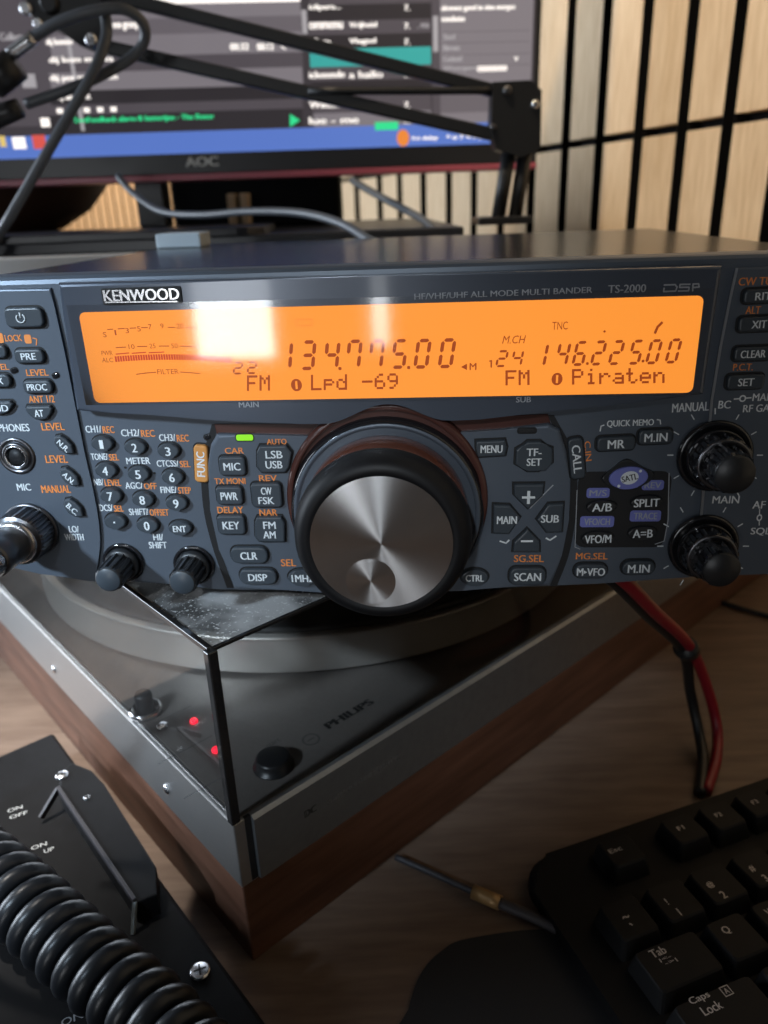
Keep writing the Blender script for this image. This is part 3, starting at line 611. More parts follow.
for cc, R_, n_ in ((kc, FR, 128), (dc, DR, 64)):
    vv = [bm.verts.new((x, y, 0)) for x, y in ell(*cc, R_, R_, n_)]; es += [bm.edges.new((vv[i], vv[(i + 1) % n_])) for i in range(n_)]
bmesh.ops.triangle_fill(bm, edges=es, use_beauty=True); bm.verts.index_update()
face.add([RT((v.co.x, v.co.y, FH)) for v in bm.verts], [tuple(v.index for v in f.verts) for f in bm.faces], 'spun'); bm.free()
face.recalc = True; face.build('knob_face', mk)['label'] = 'spun silver face of the main knob'
mb = MB(); cD = RT((*dc, FH)); lathe(mb, [(DR, 0), (DR - .25, -.25), (4.6, -1.15), (2.4, -1.8), (.9, -2.05), (.02, -2.1)], cD, -RD, 'spun', 64); mb.build('finger_dimple', mk)

# microphone plug in the front socket
b = RT((*loc(31.5, 529, S_SIDE), -S_SIDE))
plug = thing('microphone_plug', b, 'knurled round metal microphone plug screwed into the radio front', 'plug')
mb = MB(); lathe(mb, [(8.6, .02), (8.6, .9), (8.1, 1.2), (7.9, 1.2)], b, -RD, 'dark_metal', 60); mb.build('socket_ring', plug)
mb = MB(); lathe(mb, [(7.6, 1), (7.9, 1.5), (7.9, 8.2), (7.6, 9), (6.6, 9.6)], b, -RD, 'dark_metal', 120, 40, .05, (1, 2)); mb.build('knurled_collar', plug)
mb = MB(); lathe(mb, [(6.7, 9.2), (6.7, 10.4), (6.0, 11), (5.6, 11.2)], b, -RD, 'silver', 60); lathe(mb, [(5.5, 10.6), (5.4, 22), (5.0, 23.2)], b, -RD, 'dark_metal', 60)
for t in (20, 200):
    a = math.radians(t); e = (RX * math.cos(a) + UP * math.sin(a)); s_ = b - RD * 25.5 + e * 4.6; lathe(mb, [(1.5, -1), (1.5, .7), (1.1, 1.1)], s_, e, 'silver', 20)
lathe(mb, [(4.9, 23), (4.9, 30), (4.0, 33), (2.9, 34)], b, -RD, 'silver', 48); mb.build('barrel', plug)
mb = MB(); e0 = b - RD * 33
tube(mb, [e0, e0 - RD * 10 + V3(-6, 0, -4), e0 + V3(-40, -6, -40), e0 + V3(-75, 20, -80), V3(-190, 190, -196), V3(-175, 140, -190)], 2.6, 'cord_black', 10); mb.build('cable', plug)

# ================================================================== TURNTABLE
C0 = atz(210, 650, -116); TF, TL = yaw(41.6)
TT = frame(V3(C0[0], C0[1], 0), TF, TL, UP)
tt = thing('record_player', TT((210, 165, DESK)), 'wood and aluminium record player under a smoky dust cover, turned corner-on', 'record player')
LA, LB = 425., 335.
p = MB(); box(p, -.5, LA, -.5, LB, DESK, -206.8, 'walnut', TT, bev=.6); p.build('plinth', tt)
p = MB(); box(p, -1, LA + .5, -1, LB + .5, -206.8, -179.7, 'alu', TT, bev=.5)
for px, py in ((54.5, 669.5), (167, 789)):
    r = ray(px, py); q = r * (((V3(C0[0], C0[1], 0) - TF) @ TF) / (r @ TF)); lathe(p, [(2.1, 0), (1.9, .6), (1.0, 1.0), (.01, 1.05)], q, -TF, 'silver', 20)
p.build('aluminium_band', tt)
p = MB(); prism(p, [(-205.8, -2.8), (-205.8, 0), (-179.5, 0), (-179.5, -1.6), (-180.8, -2.8)], 5.4, LA - 4, 'alu_front', frame(V3(C0[0], C0[1], 0), UP, TL, TF), bev=.5)
box(p, 3.0, 5.3, -1.25, 0, -206, -179.6, 'well_black', TT)
def front_text(s, px, py, w, h, m, bold=.01):
    pl = frame(V3(C0[0], C0[1], 0) - TL * 2.86, TF, UP, TL); r = ray(px, py); q = r * (((V3(C0[0], C0[1], 0) - TL * 2.86) @ TL) / (r @ TL)); d = q - V3(C0[0], C0[1], 0)
    put_text(p, s, (d @ TF, q[2]), w, h, m, pl, 0, bold=bold)
front_text('DC', 310.5, 811, 5.2, 2.9, 'print_dark', .05); front_text('SERVO BELT DRIVE', 365, 778, 35, 2.4, 'print_faint', 0)
p.build('front_trim', tt)
p = MB(); box(p, 2, LA - 3, .5, LB - 2, -181, -179.4, 'deck', TT)
DZ = -179.4
def deckpt(px, py, z=DZ):
    q = atz(px, py, z) - V3(C0[0], C0[1], 0); return q @ TF, q @ TL
def deck_text(s, px, py, w, h, m, bold=.01): put_text(p, s, deckpt(px, py), w, h, m, TT, DZ + .06, bold=bold)
deck_text('PHILIPS', 349.5, 713.5, 23, 3.8, 'print_dark', .045); deck_text('start', 273, 743, 6, 2, 'print_faint')
a, b_ = deckpt(311, 739.5); flat(p, ell(a, b_, 3.4, 3.4), DZ + .05, 'print_faint', TT); flat(p, ell(a, b_, 2.6, 2.6), DZ + .08, 'deck', TT); flat(p, rrect(a, b_, 3.2, .7, .2), DZ + .1, 'print_faint', TT)
for px, py, w in ((181, 752, 22), (205, 787, 20), (168, 717, 16)): a, b_ = deckpt(px, py); flat(p, rrect(a + 2, b_, w, .5, .2), DZ + .05, 'print_faint', TT)
p.build('deck_plate', tt)
PC = (161., 166.)
p = MB(); lathe(p, [(150.8, DZ + 1.2), (152, DZ + 2.2)], TT((*PC, 0)), UP, 'platter_rim', 160); lathe(p, [(152, DZ + 2.2), (151.8, DZ + 17)], TT((*PC, 0)), UP, 'platter_rim', 160, cap=False); lathe(p, [(151.8, DZ + 17), (150.8, DZ + 18.2), (148, DZ + 18.4)], TT((*PC, 0)), UP, 'platter_rim', 160); pl = p.build('platter', tt)
p = MB(); lathe(p, [(148, DZ + 17.8), (148, DZ + 20), (146, DZ + 21), (50, DZ + 20.4), (5, DZ + 20.4)], TT((*PC, 0)), UP, 'mat_rubber', 120); lathe(p, [(3.5, DZ + 20), (3.4, DZ + 32), (2, DZ + 33)], TT((*PC, 0)), UP, 'silver', 24); p.build('platter_mat', pl)
p = MB(); a, b_ = deckpt(273, 759, DZ + 3); lathe(p, [(7.2, DZ), (7.2, DZ + .5), (6.3, DZ + .6), (6.2, DZ + 3.4), (5.7, DZ + 4.1), (5.2, DZ + 4.3), (.01, DZ + 4.2)], TT((a, b_, 0)), UP, 'black_plastic', 40); p.build('start_button', tt)['label'] = 'round black push button'
p = MB(); a, b_ = deckpt(146, 712); lathe(p, [(6.4, DZ), (6.4, DZ + 1.8), (5.6, DZ + 2.4), (4.9, DZ + 2.4), (4.6, DZ + 1)], TT((a, b_, 0)), UP, 'silver', 40); lathe(p, [(3.4, DZ), (3.4, DZ + 8), (2.8, DZ + 9)], TT((a, b_, 0)), UP, 'black_plastic', 30); p.build('speed_knob', tt)
for px, py in ((194, 722), (216, 751)):
    p = MB(); a, b_ = deckpt(px, py); lathe(p, [(1.5, DZ), (1.5, DZ + .9), (.9, DZ + 1.5), (.01, DZ + 1.7)], TT((a, b_, 0)), UP, 'led_red', 16); p.build('lamp', tt)['label'] = 'glowing red lamp'
# tonearm on the right of the platter (mostly under the radio)
p = MB(); lathe(p, [(26, DZ), (26, DZ + 5), (20, DZ + 7), (20, DZ + 26), (16, DZ + 30)], TT((366, 258, 0)), UP, 'black_plastic', 48)
tube(p, [TT((366, 300, DZ + 38)), TT((366, 258, DZ + 38)), TT((362, 150, DZ + 36)), TT((352, 70, DZ + 30)), TT((346, 48, DZ + 27))], 4, 'silver', 12); box(p, 338, 354, 26, 50, DZ + 20, DZ + 28, 'black_plastic', TT, bev=1); p.build('tonearm', tt)
# dust cover
p = MB(); ct, cb = -116., -179.6; x1, y1 = LA - 3, LB - 3
P8 = [TT(q) for q in ((0, 0, cb), (x1, 0, cb), (x1, y1, cb), (0, y1, cb), (0, 0, ct), (x1, 0, ct), (x1, y1, ct), (0, y1, ct))]
p.recalc = False
p.add(P8, [(0, 1, 5, 4), (1, 2, 6, 5), (2, 3, 7, 6), (3, 0, 4, 7)], 'acrylic'); p.add(P8, [(4, 5, 6, 7)], 'acrylic_dusty')
cov = p.build('dust_cover', tt)
p = MB()
for a, b_ in ((4, 5), (5, 6), (6, 7), (7, 4)): bar(p, P8[a], P8[b_], 1.8, 1.8, 'acrylic_edge', TF)
p.build('cover_rim', cov)
for a, b_ in ((0, 4), (1, 5), (2, 6), (3, 7)):
    p = MB(); bar(p, P8[a], P8[b_], 3.2, 3.2, 'acrylic_edge', TF); p.build('corner_post', cov)

# ================================================================== BLACK DEVICE + COILED CORD, lower left
DVZ = -220.
a0 = atz(53, 732, DVZ); a1 = atz(260, 1014, DVZ); dy_ = (a1 - a0) / np.linalg.norm(a1 - a0); dy_[2] = 0; dx_ = V3(dy_[1], -dy_[0], 0)
if dx_[0] > 0: dx_ = -dx_
DV = frame(V3(a0[0], a0[1], 0), dx_, dy_, UP)     # x: to the left, y: toward the viewer
def dv(px, py, z=DVZ): q = atz(px, py, z) - V3(a0[0], a0[1], 0); return q @ dx_, q @ dy_
dev = thing('power_supply_unit', DV((70, 110, DESK)), 'flat black box with on-off printing and raised side rail beside the record player', 'device')
p = MB(); box(p, 0, 170, 0, 230, DESK + 2, DVZ, 'device_black', DV, bev=1.5)
def dv_text(s, px, py, w, h, rot=0): put_text(p, s, dv(px, py), w, h, 'print_white', frame(DV((0, 0, 0)), -dx_, -dy_, UP), DVZ + .08, rot) 
FX = frame(V3(a0[0], a0[1], 0), -dx_, -dy_, UP)
for s, px, py, w in (('ON', 15, 809, 5.5), ('OFF', 18.5, 815, 6.5), ('ON', 39, 846, 5.5), ('UP', 49, 850, 3.5)):
    a, b_ = dv(px, py); put_text(p, s, (-a, -b_), w, 2.0, 'print_white', FX, DVZ + .08, -15)
a, b_ = dv(72, 1019); put_text(p, 'ON', (-a, -b_), 6, 2.4, 'print_grey', FX, DVZ + .08, -15)
p.build('body', dev)
p = MB(); HZ = DVZ + 9
oq = [dv(*q, HZ) for q in ((60, 772), (72, 762), (92, 770), (104, 784), (156, 866), (157, 894), (134, 903))]
iq = [dv(*q, HZ) for q in ((133, 900), (58.5, 789))]
prism(p, ccw([oq[0], oq[1], oq[2], oq[3], oq[4], oq[5], oq[6], iq[1]]), DVZ - 1, HZ, 'device_black', DV, bev=.8, segs=2)
a = DV((*dv(58.5, 789, HZ), HZ + .1)); b_ = DV((*dv(135, 902, HZ), HZ + .1)); c_ = DV((*dv(41, 818, DVZ + 2), DVZ + 2))
bar(p, a, b_, 1.2, 2.6, 'device_edge', UP); bar(p, a, c_, 1.2, 2.4, 'device_edge', UP)
bar(p, b_, DV((*dv(133, 934, DVZ), DVZ)), 1.2, 1.6, 'grey_plastic', UP)
p.build('side_rail', dev)
for px, py, z, r_ in ((62, 775, HZ + .3, 2.6), (87, 798, HZ + .2, 1.3), (200, 971, DVZ + 1, 3.2)):
    p = MB(); q = atz(px, py, z); lathe(p, [(r_, -1.5), (r_, .3), (r_ * .8, .7), (.01, .8)], q, UP, 'silver', 24)
    for t in (20, 110): bar(p, q + V3(math.cos(math.radians(t)), math.sin(math.radians(t)), 0) * r_ * .6 + UP * .82, q - V3(math.cos(math.radians(t)), math.sin(math.radians(t)), 0) * r_ * .6 + UP * .82, .5, .1, 'well_black', UP)
    p.build('screw', dev)
# coiled cord
AXP = [atz(*q) for q in ((-75, 818, -205), (17, 896, -205.5), (52, 928, -206.5), (100, 972, -207.5), (152, 1014, -208.5), (215, 1078, -209))]
axis = spline(AXP, 40); Ls = [0]
for i in range(1, len(axis)): Ls.append(Ls[-1] + np.linalg.norm(axis[i] - axis[i - 1]))
PITCH = 7.7; turns = Ls[-1] / PITCH; pts = []; N = int(turns * 22)
for k in range(N + 1):
    s_ = Ls[-1] * k / N; j = max(0, min(len(axis) - 2, int(np.searchsorted(Ls, s_)) - 1)); t = (s_ - Ls[j]) / (Ls[j + 1] - Ls[j] + 1e-9)
    c_ = axis[j] * (1 - t) + axis[j + 1] * t; d = axis[j + 1] - axis[j]; d /= np.linalg.norm(d); e1 = np.cross(d, UP); e1 /= np.linalg.norm(e1); e2 = np.cross(e1, d)
    R_ = 10.0 - 2.4 * k / N; a = 2 * math.pi * s_ / PITCH; pts.append(c_ + (e1 * math.cos(a) + e2 * math.sin(a)) * R_)
p = MB(); tube(p, pts, 3.3, 'cord_black', 14, 0); tag(p.build('coiled_cord'), 'thick black coiled microphone cord lying across the black box', 'cord')

# ================================================================== KEYBOARD
KZ = -228.; k0 = atz(679, 912, KZ); KX, KY = yaw(19.33); KT = frame(V3(k0[0], k0[1], 0), KX, KY, UP)
kb = thing('computer_keyboard', KT((110, -20, DESK)), 'black computer keyboard with grey legends at the front of the desk', 'keyboard')
p = MB(); prism(p, rrect(-38 + 150, 44.5 - 72.5, 300, 145, 13, 6), DESK + 1, -235, 'kb_black', KT, bev=3, segs=3); p.build('base', kb)
def key(x, y, w, h, legs, d=7.):
    mb = MB(); n0 = -236.5; b0 = rrect(x, y, w, h, 1.2, 2); t0 = rrect(x, y + .8, w - 4.4, h - 4.4, 1.6, 2); n = len(b0)
    m0 = rrect(x, y + .6, w - 3.6, h - 3.6, 1.4, 2)
    vs = [KT((a, b, n0)) for a, b in b0] + [KT((a, b, KZ - .5)) for a, b in m0] + [KT((a, b, KZ)) for a, b in t0]
    fs = [tuple(2 * n + i for i in range(n))]
    for L_ in (0, n): fs += [(L_ + i, L_ + (i + 1) % n, L_ + n + (i + 1) % n, L_ + n + i) for i in range(n)]
    mb.add(vs, fs, 'key_black')
    for s, lx, ly, lw, lh in legs:
        if s == '[]':
            for a, b, c_, d_ in ((-1.6, -1.6, 1.6, -1.3), (-1.6, 1.3, 1.6, 1.6), (-1.6, -1.6, -1.3, 1.6), (1.3, -1.6, 1.6, 1.6)): mb.add([KT((lx + q[0], ly + q[1], KZ + .08)) for q in ((a, b), (c_, b), (c_, d_), (a, d_))], [(0, 1, 2, 3)], 'key_print')
        else: put_text(mb, s, (lx, ly), lw, lh, 'key_print', KT, KZ + .08, bold=.01)
    return mb.build('key', kb)
U = 18.9
rows = [(4., [(-17, 18, [('~', -18, 5, 2.6, 1), ('`', -18.2, 2, 1, 1)])] + [(2.2 + U * i, 18, [(a, U * i - 1.2, 4.9, None, 2.6), (b, U * i, 0, None, 2.9)] if i < 3 else []) for i, (a, b) in enumerate((('!', '1'), ('@', '2'), ('#', '3'), ('$', '4'), ('%', '5'), ('^', '6'), ('&', '7'), ('*', '8'), ('(', '9'), (')', '0'), ('_', '-'), ('+', '=')))] + [(2.2 + U * 12.5, 36, [])]),
        (-15., [(-12.3, 27.5, [('Tab', -16.5, -9.6, 5.6, 2.7), ('|<-', -15.7, -12.4, 4.4, 1.3), ('->|', -14.8, -14, 4.4, 1.3)])] + [(11.7 + U * i, 18, [('Q', 9.6, -11.5, 2.8, 3.0)] if i == 0 else [('W', 28.6, -11.5, 3.4, 3.0)] if i == 1 else []) for i in range(12)] + [(11.7 + U * 12.25, 27, [])]),
        (-34., [(-9.9, 32.5, [('Caps', -14.9, -27, 7.2, 2.7), ('Lock', -13.6, -30.6, 7, 2.7), ('[]', -5.6, -28, 1, 1), ('A', -5.6, -28, 1.5, 1.7)])] + [(16.4 + U * i, 18, []) for i in range(11)] + [(16.4 + U * 11.6, 41, [])]),
        (-53., [(-5.2, 42, [])] + [(25.8 + U * i, 18, []) for i in range(10)] + [(25.8 + U * 10.85, 50, [])]),
        (-72., [(-14.6, 23, []), (9, 23, []), (32.6, 23, []), (103, 112, []), (173, 23, []), (196.6, 23, []), (220, 23, []), (243.7, 22, [])]),
        (29., [(-1.5, 17, [('Esc', -3.8, 30.6, 5.4, 1.9)])] + [(27.5 + 18.2 * i + (9 if i > 3 else 0) + (9 if i > 7 else 0), 17, [('F%d' % (i + 1), 26 + 18.3 * i, 30.2, 2.9, 1.9)] if i < 3 else []) for i in range(12)])]
for y, ks in rows:
    for x, w, lg in ks: key(x, y, w, 18 if y != 29. else 16, lg)

# ================================================================== CABLES ON THE DESK
pw = thing('power_lead', atz(700, 760, DESK + 2), 'red and black twin power lead hanging from the radio to the desk', 'power lead')
base = [(606, 566, -106), (628, 584, -118), (655, 612, -142), (690, 647, -180)]
red = [atz(*q) for q in base] + [atz(708, 690, -212), atz(717, 728, -232), atz(716, 760, -238), atz(706, 792, -239.4)]
blk = [atz(a - 7, b + 3, z - 3) for a, b, z in base] + [atz(690, 690, -213), atz(698, 728, -232), atz(703, 760, -238), atz(700, 794, -239.6)]
p = MB(); tube(p, red, 2.4, 'cable_red', 10); p.build('red_wire', pw)
p = MB(); tube(p, blk, 2.4, 'cable_black', 10); p.build('black_wire', pw)
p = MB(); q = (red[3] + blk[3]) / 2; tube(p, [q + (red[3] - red[2]) / np.linalg.norm(red[3] - red[2]) * t for t in (-3, 0, 3)], 5.2, 'cable_black', 16, 2); p.build('cable_tie', pw)
ac = thing('audio_cable', atz(485, 897, DESK), 'thin grey cable with a tan sleeve on the desk before the record player', 'cable')
p = MB(); tube(p, [atz(396, 857, -240), atz(430, 872, -240), atz(476, 893, -239.5)], 1.3, 'cable_dim', 8); p.build('thin_cable', ac)
p = MB(); tube(p, [atz(473, 891.5, -239), atz(500, 903, -239)], 2.7, 'brass_sleeve', 12, 3); p.build('sleeve', ac)['label'] = 'tan sleeve joining the two cable halves'
p = MB(); tube(p, [atz(499, 903, -239), atz(535, 918, -239.3), atz(566, 934, -239.5), atz(590, 952, -240), atz(640, 965, -240)], 2.0, 'cable_dim', 10); p.build('thick_cable', ac)
p = MB(); tube(p, [atz(700, 590, -239.5), atz(725, 603, -240), atz(768, 616, -240), atz(850, 640, -240)], 1.6, 'cable_black', 8); tag(p.build('thin_cable'), 'thin black cable across the desk right of the radio', 'cable')
# dark sheet painting in the shade on the desk by the keyboard
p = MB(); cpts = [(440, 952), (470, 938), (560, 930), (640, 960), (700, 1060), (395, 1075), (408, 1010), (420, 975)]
prism(p, ccw([tuple(atz(a, b, DESK + 1)[:2]) for a, b in smooth2(cpts, 5)]), DESK + .02, DESK + 1.0, 'shade_grey'); tag(p.build('shade_pad'), 'dark grey rounded sheet standing in for shade on the desk by the keyboard', 'pad')

# ================================================================== MONITOR AND WHAT STANDS BEHIND THE RADIO
MY = 690.; MX, MD = yaw(4.)
def mon(px, py, dep=0.): q = onplane(px, py, MD, MY + dep); return q @ MX, q[2]
MT = frame(MD * MY, MX, UP, -MD)
RZ = -15.                                 # top of the riser
x_l = mon(202, 165)[0] - (mon(538, 120)[0] - mon(202, 165)[0]); x_r = mon(538, 120)[0]; zb = mon(250, 175)[1]
mo = thing('computer_monitor', MT(((x_l + x_r) / 2, RZ, -40)), 'wide monitor with red lower trim showing a dark chat page', 'monitor')
p = MB(); z_t = zb + 318
box(p, x_l, x_r, zb + 1.5, z_t, -32, 0, 'mon_black', MT, bev=1.5); lab2 = lambda s, px, py, w, h, m, z, bold=.01: put_text(p, s, mon(px, py), w, h, m, MT, z, bold=bold)
lab2('AOC', 202, 161.5, 27, 7, 'print_white', .2, .03); p.build('housing', mo)
p = MB(); box(p, x_l - .3, x_r + .3, zb - 2.5, zb + 2.2, -30, .6, 'mon_red', MT, bev=.6); p.build('red_trim', mo)['label'] = 'dark red strip along the lower edge'
# screen picture
p = MB(); sx0, sx1 = x_l + 8, x_r - 5; sz0 = mon(250, 151.5)[1]; sz1 = z_t - 8
def srect(px0, py0, px1, py1, m, z=.3):
    a = mon(px0, (py0 + py1) / 2); b_ = mon(px1, (py0 + py1) / 2); xm = (px0 + px1) / 2; c_ = mon(xm, py0); d_ = mon(xm, py1)
    X0, X1 = max(a[0], sx0), min(b_[0], sx1); Z0, Z1 = max(d_[1], sz0), min(c_[1], sz1)
    if X1 > X0 and Z1 > Z0: p.add([MT((X0, Z0, z)), MT((X1, Z0, z)), MT((X1, Z1, z)), MT((X0, Z1, z))], [(0, 1, 2, 3)], m)
flat(p, [(sx0, sz0), (sx1, sz0), (sx1, sz1), (sx0, sz1)], .2, 'scr_bg', MT)
srect(-300, 131, 700, 160, 'scr_task', .42)
srect(-300, -300, 47, 131, 'scr_bg2', .28); srect(46, -300, 50, 132, 'scr_light', .34)
for y0, y1, m in ((-10, 4, 'white'), (4, 18, 'pale'), (18, 34, 'line'), (34, 55, 'pale'), (55, 70, 'bg2'), (70, 88, 'pale'), (88, 102, 'dark'), (102, 112, 'bg2'), (112, 131, 'dark')): srect(50, y0, 303, y1, 'scr_' + m, .3)
for y0, y1, m in ((-30, 4, 'bg2'), (4, 20, 'dark'), (20, 34, 'bg2'), (34, 48, 'dark'), (48, 66, 'teal'), (66, 80, 'bg2'), (80, 92, 'dark'), (92, 112, 'bg2'), (112, 130, 'pale')): srect(309, y0, 431, y1, 'scr_' + m, .3)
srect(303, -40, 309, 131, 'scr_bg', .33); srect(302, 10, 307, 34, 'scr_light', .36); srect(432, -40, 440, 131, 'scr_bg2', .33); srect(433, 16, 438, 52, 'scr_light', .36)
srect(440, -40, 533, 84, 'scr_pale', .3); srect(440, 84, 520, 112, 'scr_line', .31); srect(440, 112, 520, 131, 'scr_pale', .31)
for y in (36, 47, 59, 70): srect(442, y - 5, 530, y - 4.2, 'scr_line', .34)
def st(s, px, py, w, h, m='scr_white'):
    a = mon(px, py); b_ = mon(px + w, py); c_ = mon(px, py - h); put_text(p, s, ((a[0] + b_[0]) / 2, a[1]), b_[0] - a[0], c_[1] - a[1], m, MT, .6, bold=.03)
st('Collect', 0, 37, 23, 8, 'scr_light'); st('een groep', 112, 27, 27, 8); st('dij komen', 46, 43, 27, 8); st('dij kom met va', 49, 61, 65, 8); st('dij per man delen', 50, 79, 68, 8); st('dij aan het', 55, 98, 36, 8); st('- - - - -', 57, 111, 60, 5)
st('LiveFeedback alarm & batterijen - The Rotor', 75, 121, 140, 7, 'scr_green'); flat(p, [mon(290, 114), mon(300, 120.5), mon(290, 127)][::-1], .6, 'scr_green', MT)
st('00:32', 230, 47, 19, 7); st('00:12', 257, 47, 17, 7); st('<', 281, 47, 5, 6)
for y, a, w, b_, w2 in ((8, 'iclipura...', 32, None, 0), (26, 'ommenu', 34, 'Vrijheid', 28), (42, 'lle', 22, 'Vlagtel', 27), (75, 'iclosende', 36, 'a hallo', 34), (105, 'Wilten', 30, None, 0), (121, 'lue - me', 50, None, 0)):
    st(a, 309, y, w, 7); (b_ and st(b_, 349, y, w2, 7)); st('7.', 404, y, 6, 6)
st('.. 97:0', 417, 26, 12, 5, 'scr_light'); st('abonnee goed te zien morgen', 441, 9, 74, 7); st('tenslotte', 441, 19, 24, 6)
for y, s, w in ((37, 'Stel', 12), (48, 'Bitrate', 17), (59, 'Geluid', 19), (69, 'Weergave', 34)): st(s, 443, y, w, 6, 'scr_light')
st('00000000', 477, 69, 30, 6); st('v', 514, 59, 4, 4); srect(0, 136, 6, 147, 'scr_yellow', .6); srect(13, 137, 26, 149, 'scr_white', .6); srect(33, 135, 46, 149, 'scr_red', .6); srect(22, 74, 36, 88, 'scr_light', .5); srect(41, 118, 50, 127, 'scr_white', .6); srect(375, 122, 398, 130, 'scr_green', .5)
flat(p, ell(*mon(403, 138), 5.2, 6.2), .6, 'scr_orange', MT); st('Fri delay', 412, 139, 26, 5); st('^ o 7 4 5 ) 0', 446, 138, 42, 6)
p.build('screen', mo)['label'] = 'lit screen with dark page and blue taskbar'
p = MB(); cA = mon(140, 205, 60); cB = mon(168, 205, 60)
box(p, cA[0], cB[0], RZ + 4, zb + 60, -75, -45, 'mon_black', MT, bev=2); p.build('stand_column', mo)
p = MB(); prism(p, rrect((cA[0] + cB[0]) / 2, -60, 220, 150, 20), RZ, RZ + 5, 'mon_black', frame(MD * MY, MX, -MD * -1, UP) if 0 else frame(MD * MY, MX, MD, UP), bev=1)
p.build('stand_base', mo)

# riser behind the radio that carries the monitor
rs = thing('monitor_riser', V3(-130, 640, DESK), 'black shelf standing behind the radio under the monitor', 'riser')
p = MB(); xr = atz(466, 237, RZ)[0]; box(p, -560, 62, 552, 975, RZ - 9, RZ, 'mon_black', bev=1.5); p.build('shelf_top', rs)
for xx, y0 in ((-555, 560), (36, 745)):
    p = MB(); box(p, xx, xx + 22, y0, 970, DESK, RZ - 9, 'mon_black', bev=1); p.build('leg', rs)
q = onplane(112, 256, V3(0, 1, 0), 520)
p = MB(); box(p, -620, -250, 1000, 1060, DESK, -44, 'white_matte', bev=2); tag(p.build('white_box'), 'white box seen below the black shelf, beyond the left end of the radio', 'box')
p = MB(); qa = onplane(159, 236, V3(0, 1, 0), 556); qb = onplane(205, 253, V3(0, 1, 0), 556)
box(p, qa[0] * .755, qb[0] * .755, 412, 438, -16.5, -9.4, 'grey_light', bev=.8); tag(p.build('adapter_box'), 'small pale grey plastic box lying at the rear of the radio top', 'box')
p = MB(); qa = onplane(226, 205, V3(0, 1, 0), 740); qb = onplane(252, 205, V3(0, 1, 0), 740)
for k in range(2):
    w_ = (qb[0] - qa[0]) / 2; box(p, qa[0] + w_ * k + 1, qa[0] + w_ * (k + 1) - 3, 740, 755, RZ + 3, RZ + 30, 'slat_oak', bev=1)
box(p, qa[0], qb[0], 738, 757, RZ, RZ + 3.5, 'slat_oak', bev=.5)
tag(p.build('wooden_bookend'), 'small slotted wooden block on the black shelf under the monitor', 'block')
p = MB(); qa = onplane(172, 205, V3(0, 1, 0), 775); qb = onplane(340, 205, V3(0, 1, 0), 775)
box(p, qa[0], qb[0], 775, 850, RZ, RZ + 78, 'felt_black', bev=4)  # block added to keep the space behind the stand dark
tag(p.build('dark_backdrop'), 'black block added as a dark backdrop on the shelf under the monitor', 'box')
bc = onplane(12, 205, V3(0, 1, 0), 850); p = MB()
lathe(p, [(30, RZ), (44, RZ + 4), (75, RZ + 22), (98, RZ + 48), (107, RZ + 80), (104, RZ + 80), (92, RZ + 48), (60, RZ + 22), (2, RZ + 12)], V3(bc[0], 855, 0), UP, 'brown_bowl', 64)
tag(p.build('bowl'), 'dark brown round bowl under the left side of the monitor', 'bowl')

# boom arm in front of the monitor
AY = 585.
def am(px, py, d=AY): return onplane(px, py, V3(0, 1, 0), d)
bmn = thing('microphone_boom_arm', am(505, 240, AY) * V3(1, 1, 0) + V3(0, 0, RZ), 'black jointed microphone boom arm crossing in front of the monitor', 'boom arm')
kpx = AY * .93 / F
p = MB(); bar(p, am(40, -22), am(502, 93), 11 * kpx, 8, 'arm_black'); p.build('upper_bar', bmn)
p = MB(); bar(p, am(92, 44), am(500, 136), 11.5 * kpx, 8, 'arm_black'); p.build('lower_bar', bmn)
p = MB(); tube(p, [am(308, 91, AY - 4), am(400, 91, AY - 4), am(506, 90.5, AY - 4)], 3.4 * kpx, 'arm_black', 10, 3); p.build('spring', bmn)
p = MB(); prism(p, ccw([(am(a, b)[0], am(a, b)[2]) for a, b in ((491, 84), (528, 82), (539, 92), (538, 150), (520, 158), (494, 150), (489, 130))]), AY - 9, AY + 9, 'arm_black', frame((0, 0, 0), (1, 0, 0), (0, 0, 1), (0, 1, 0)), bev=1); 
o = p.build('elbow_bracket', bmn)
for px, py, r_, m in ((507, 90.5, 4.2, 'dark_metal'), (535, 104.5, 4, 'silver'), (493, 127, 3, 'dark_metal')):
    p = MB(); lathe(p, [(r_ * kpx, 0), (r_ * kpx, 2), (r_ * kpx * .6, 3)], am(px, py, AY - 9), (0, -1, 0), m, 20); p.build('bolt', o)
p = MB()
for a, b in (((511, 140), (494, 243)), ((527, 140), (511, 243))):
    p0, p1 = am(*a), am(*b); p1 = p0 + (p1 - p0) * ((RZ - p0[2]) / (p1[2] - p0[2])); tube(p, [p0, p1], 7 * kpx, 'arm_black', 12, 0)
p.build('post', bmn)
p = MB(); q = am(504, 243); box(p, q[0] - 22, q[0] + 16, AY - 26, AY + 20, RZ, RZ + 5, 'arm_black', bev=1); p.build('clamp', bmn)
p = MB(); prism(p, ccw([(am(a, b)[0], am(a, b)[2]) for a, b in ((30, -25), (62, -25), (104, 0), (106, 44), (96, 52), (84, 48), (66, 34), (44, 26), (33, 14))]), AY - 8, AY + 8, 'grey_plastic' if 0 else 'arm_black', frame((0, 0, 0), (1, 0, 0), (0, 0, 1), (0, 1, 0)), bev=1)
o = p.build('head_bracket', bmn)
for px, py, r_, m in ((27, 9, 6, 'silver'), (39, 24, 5, 'silver'), (92, 40, 6, 'silver'), (50, 4, 9, 'arm_black')):
    p = MB(); lathe(p, [(r_ * kpx, -2), (r_ * kpx, 2), (r_ * kpx * .7, 4)], am(px, py, AY - 8), (0, -1, 0), m, 20); p.build('bolt', o)
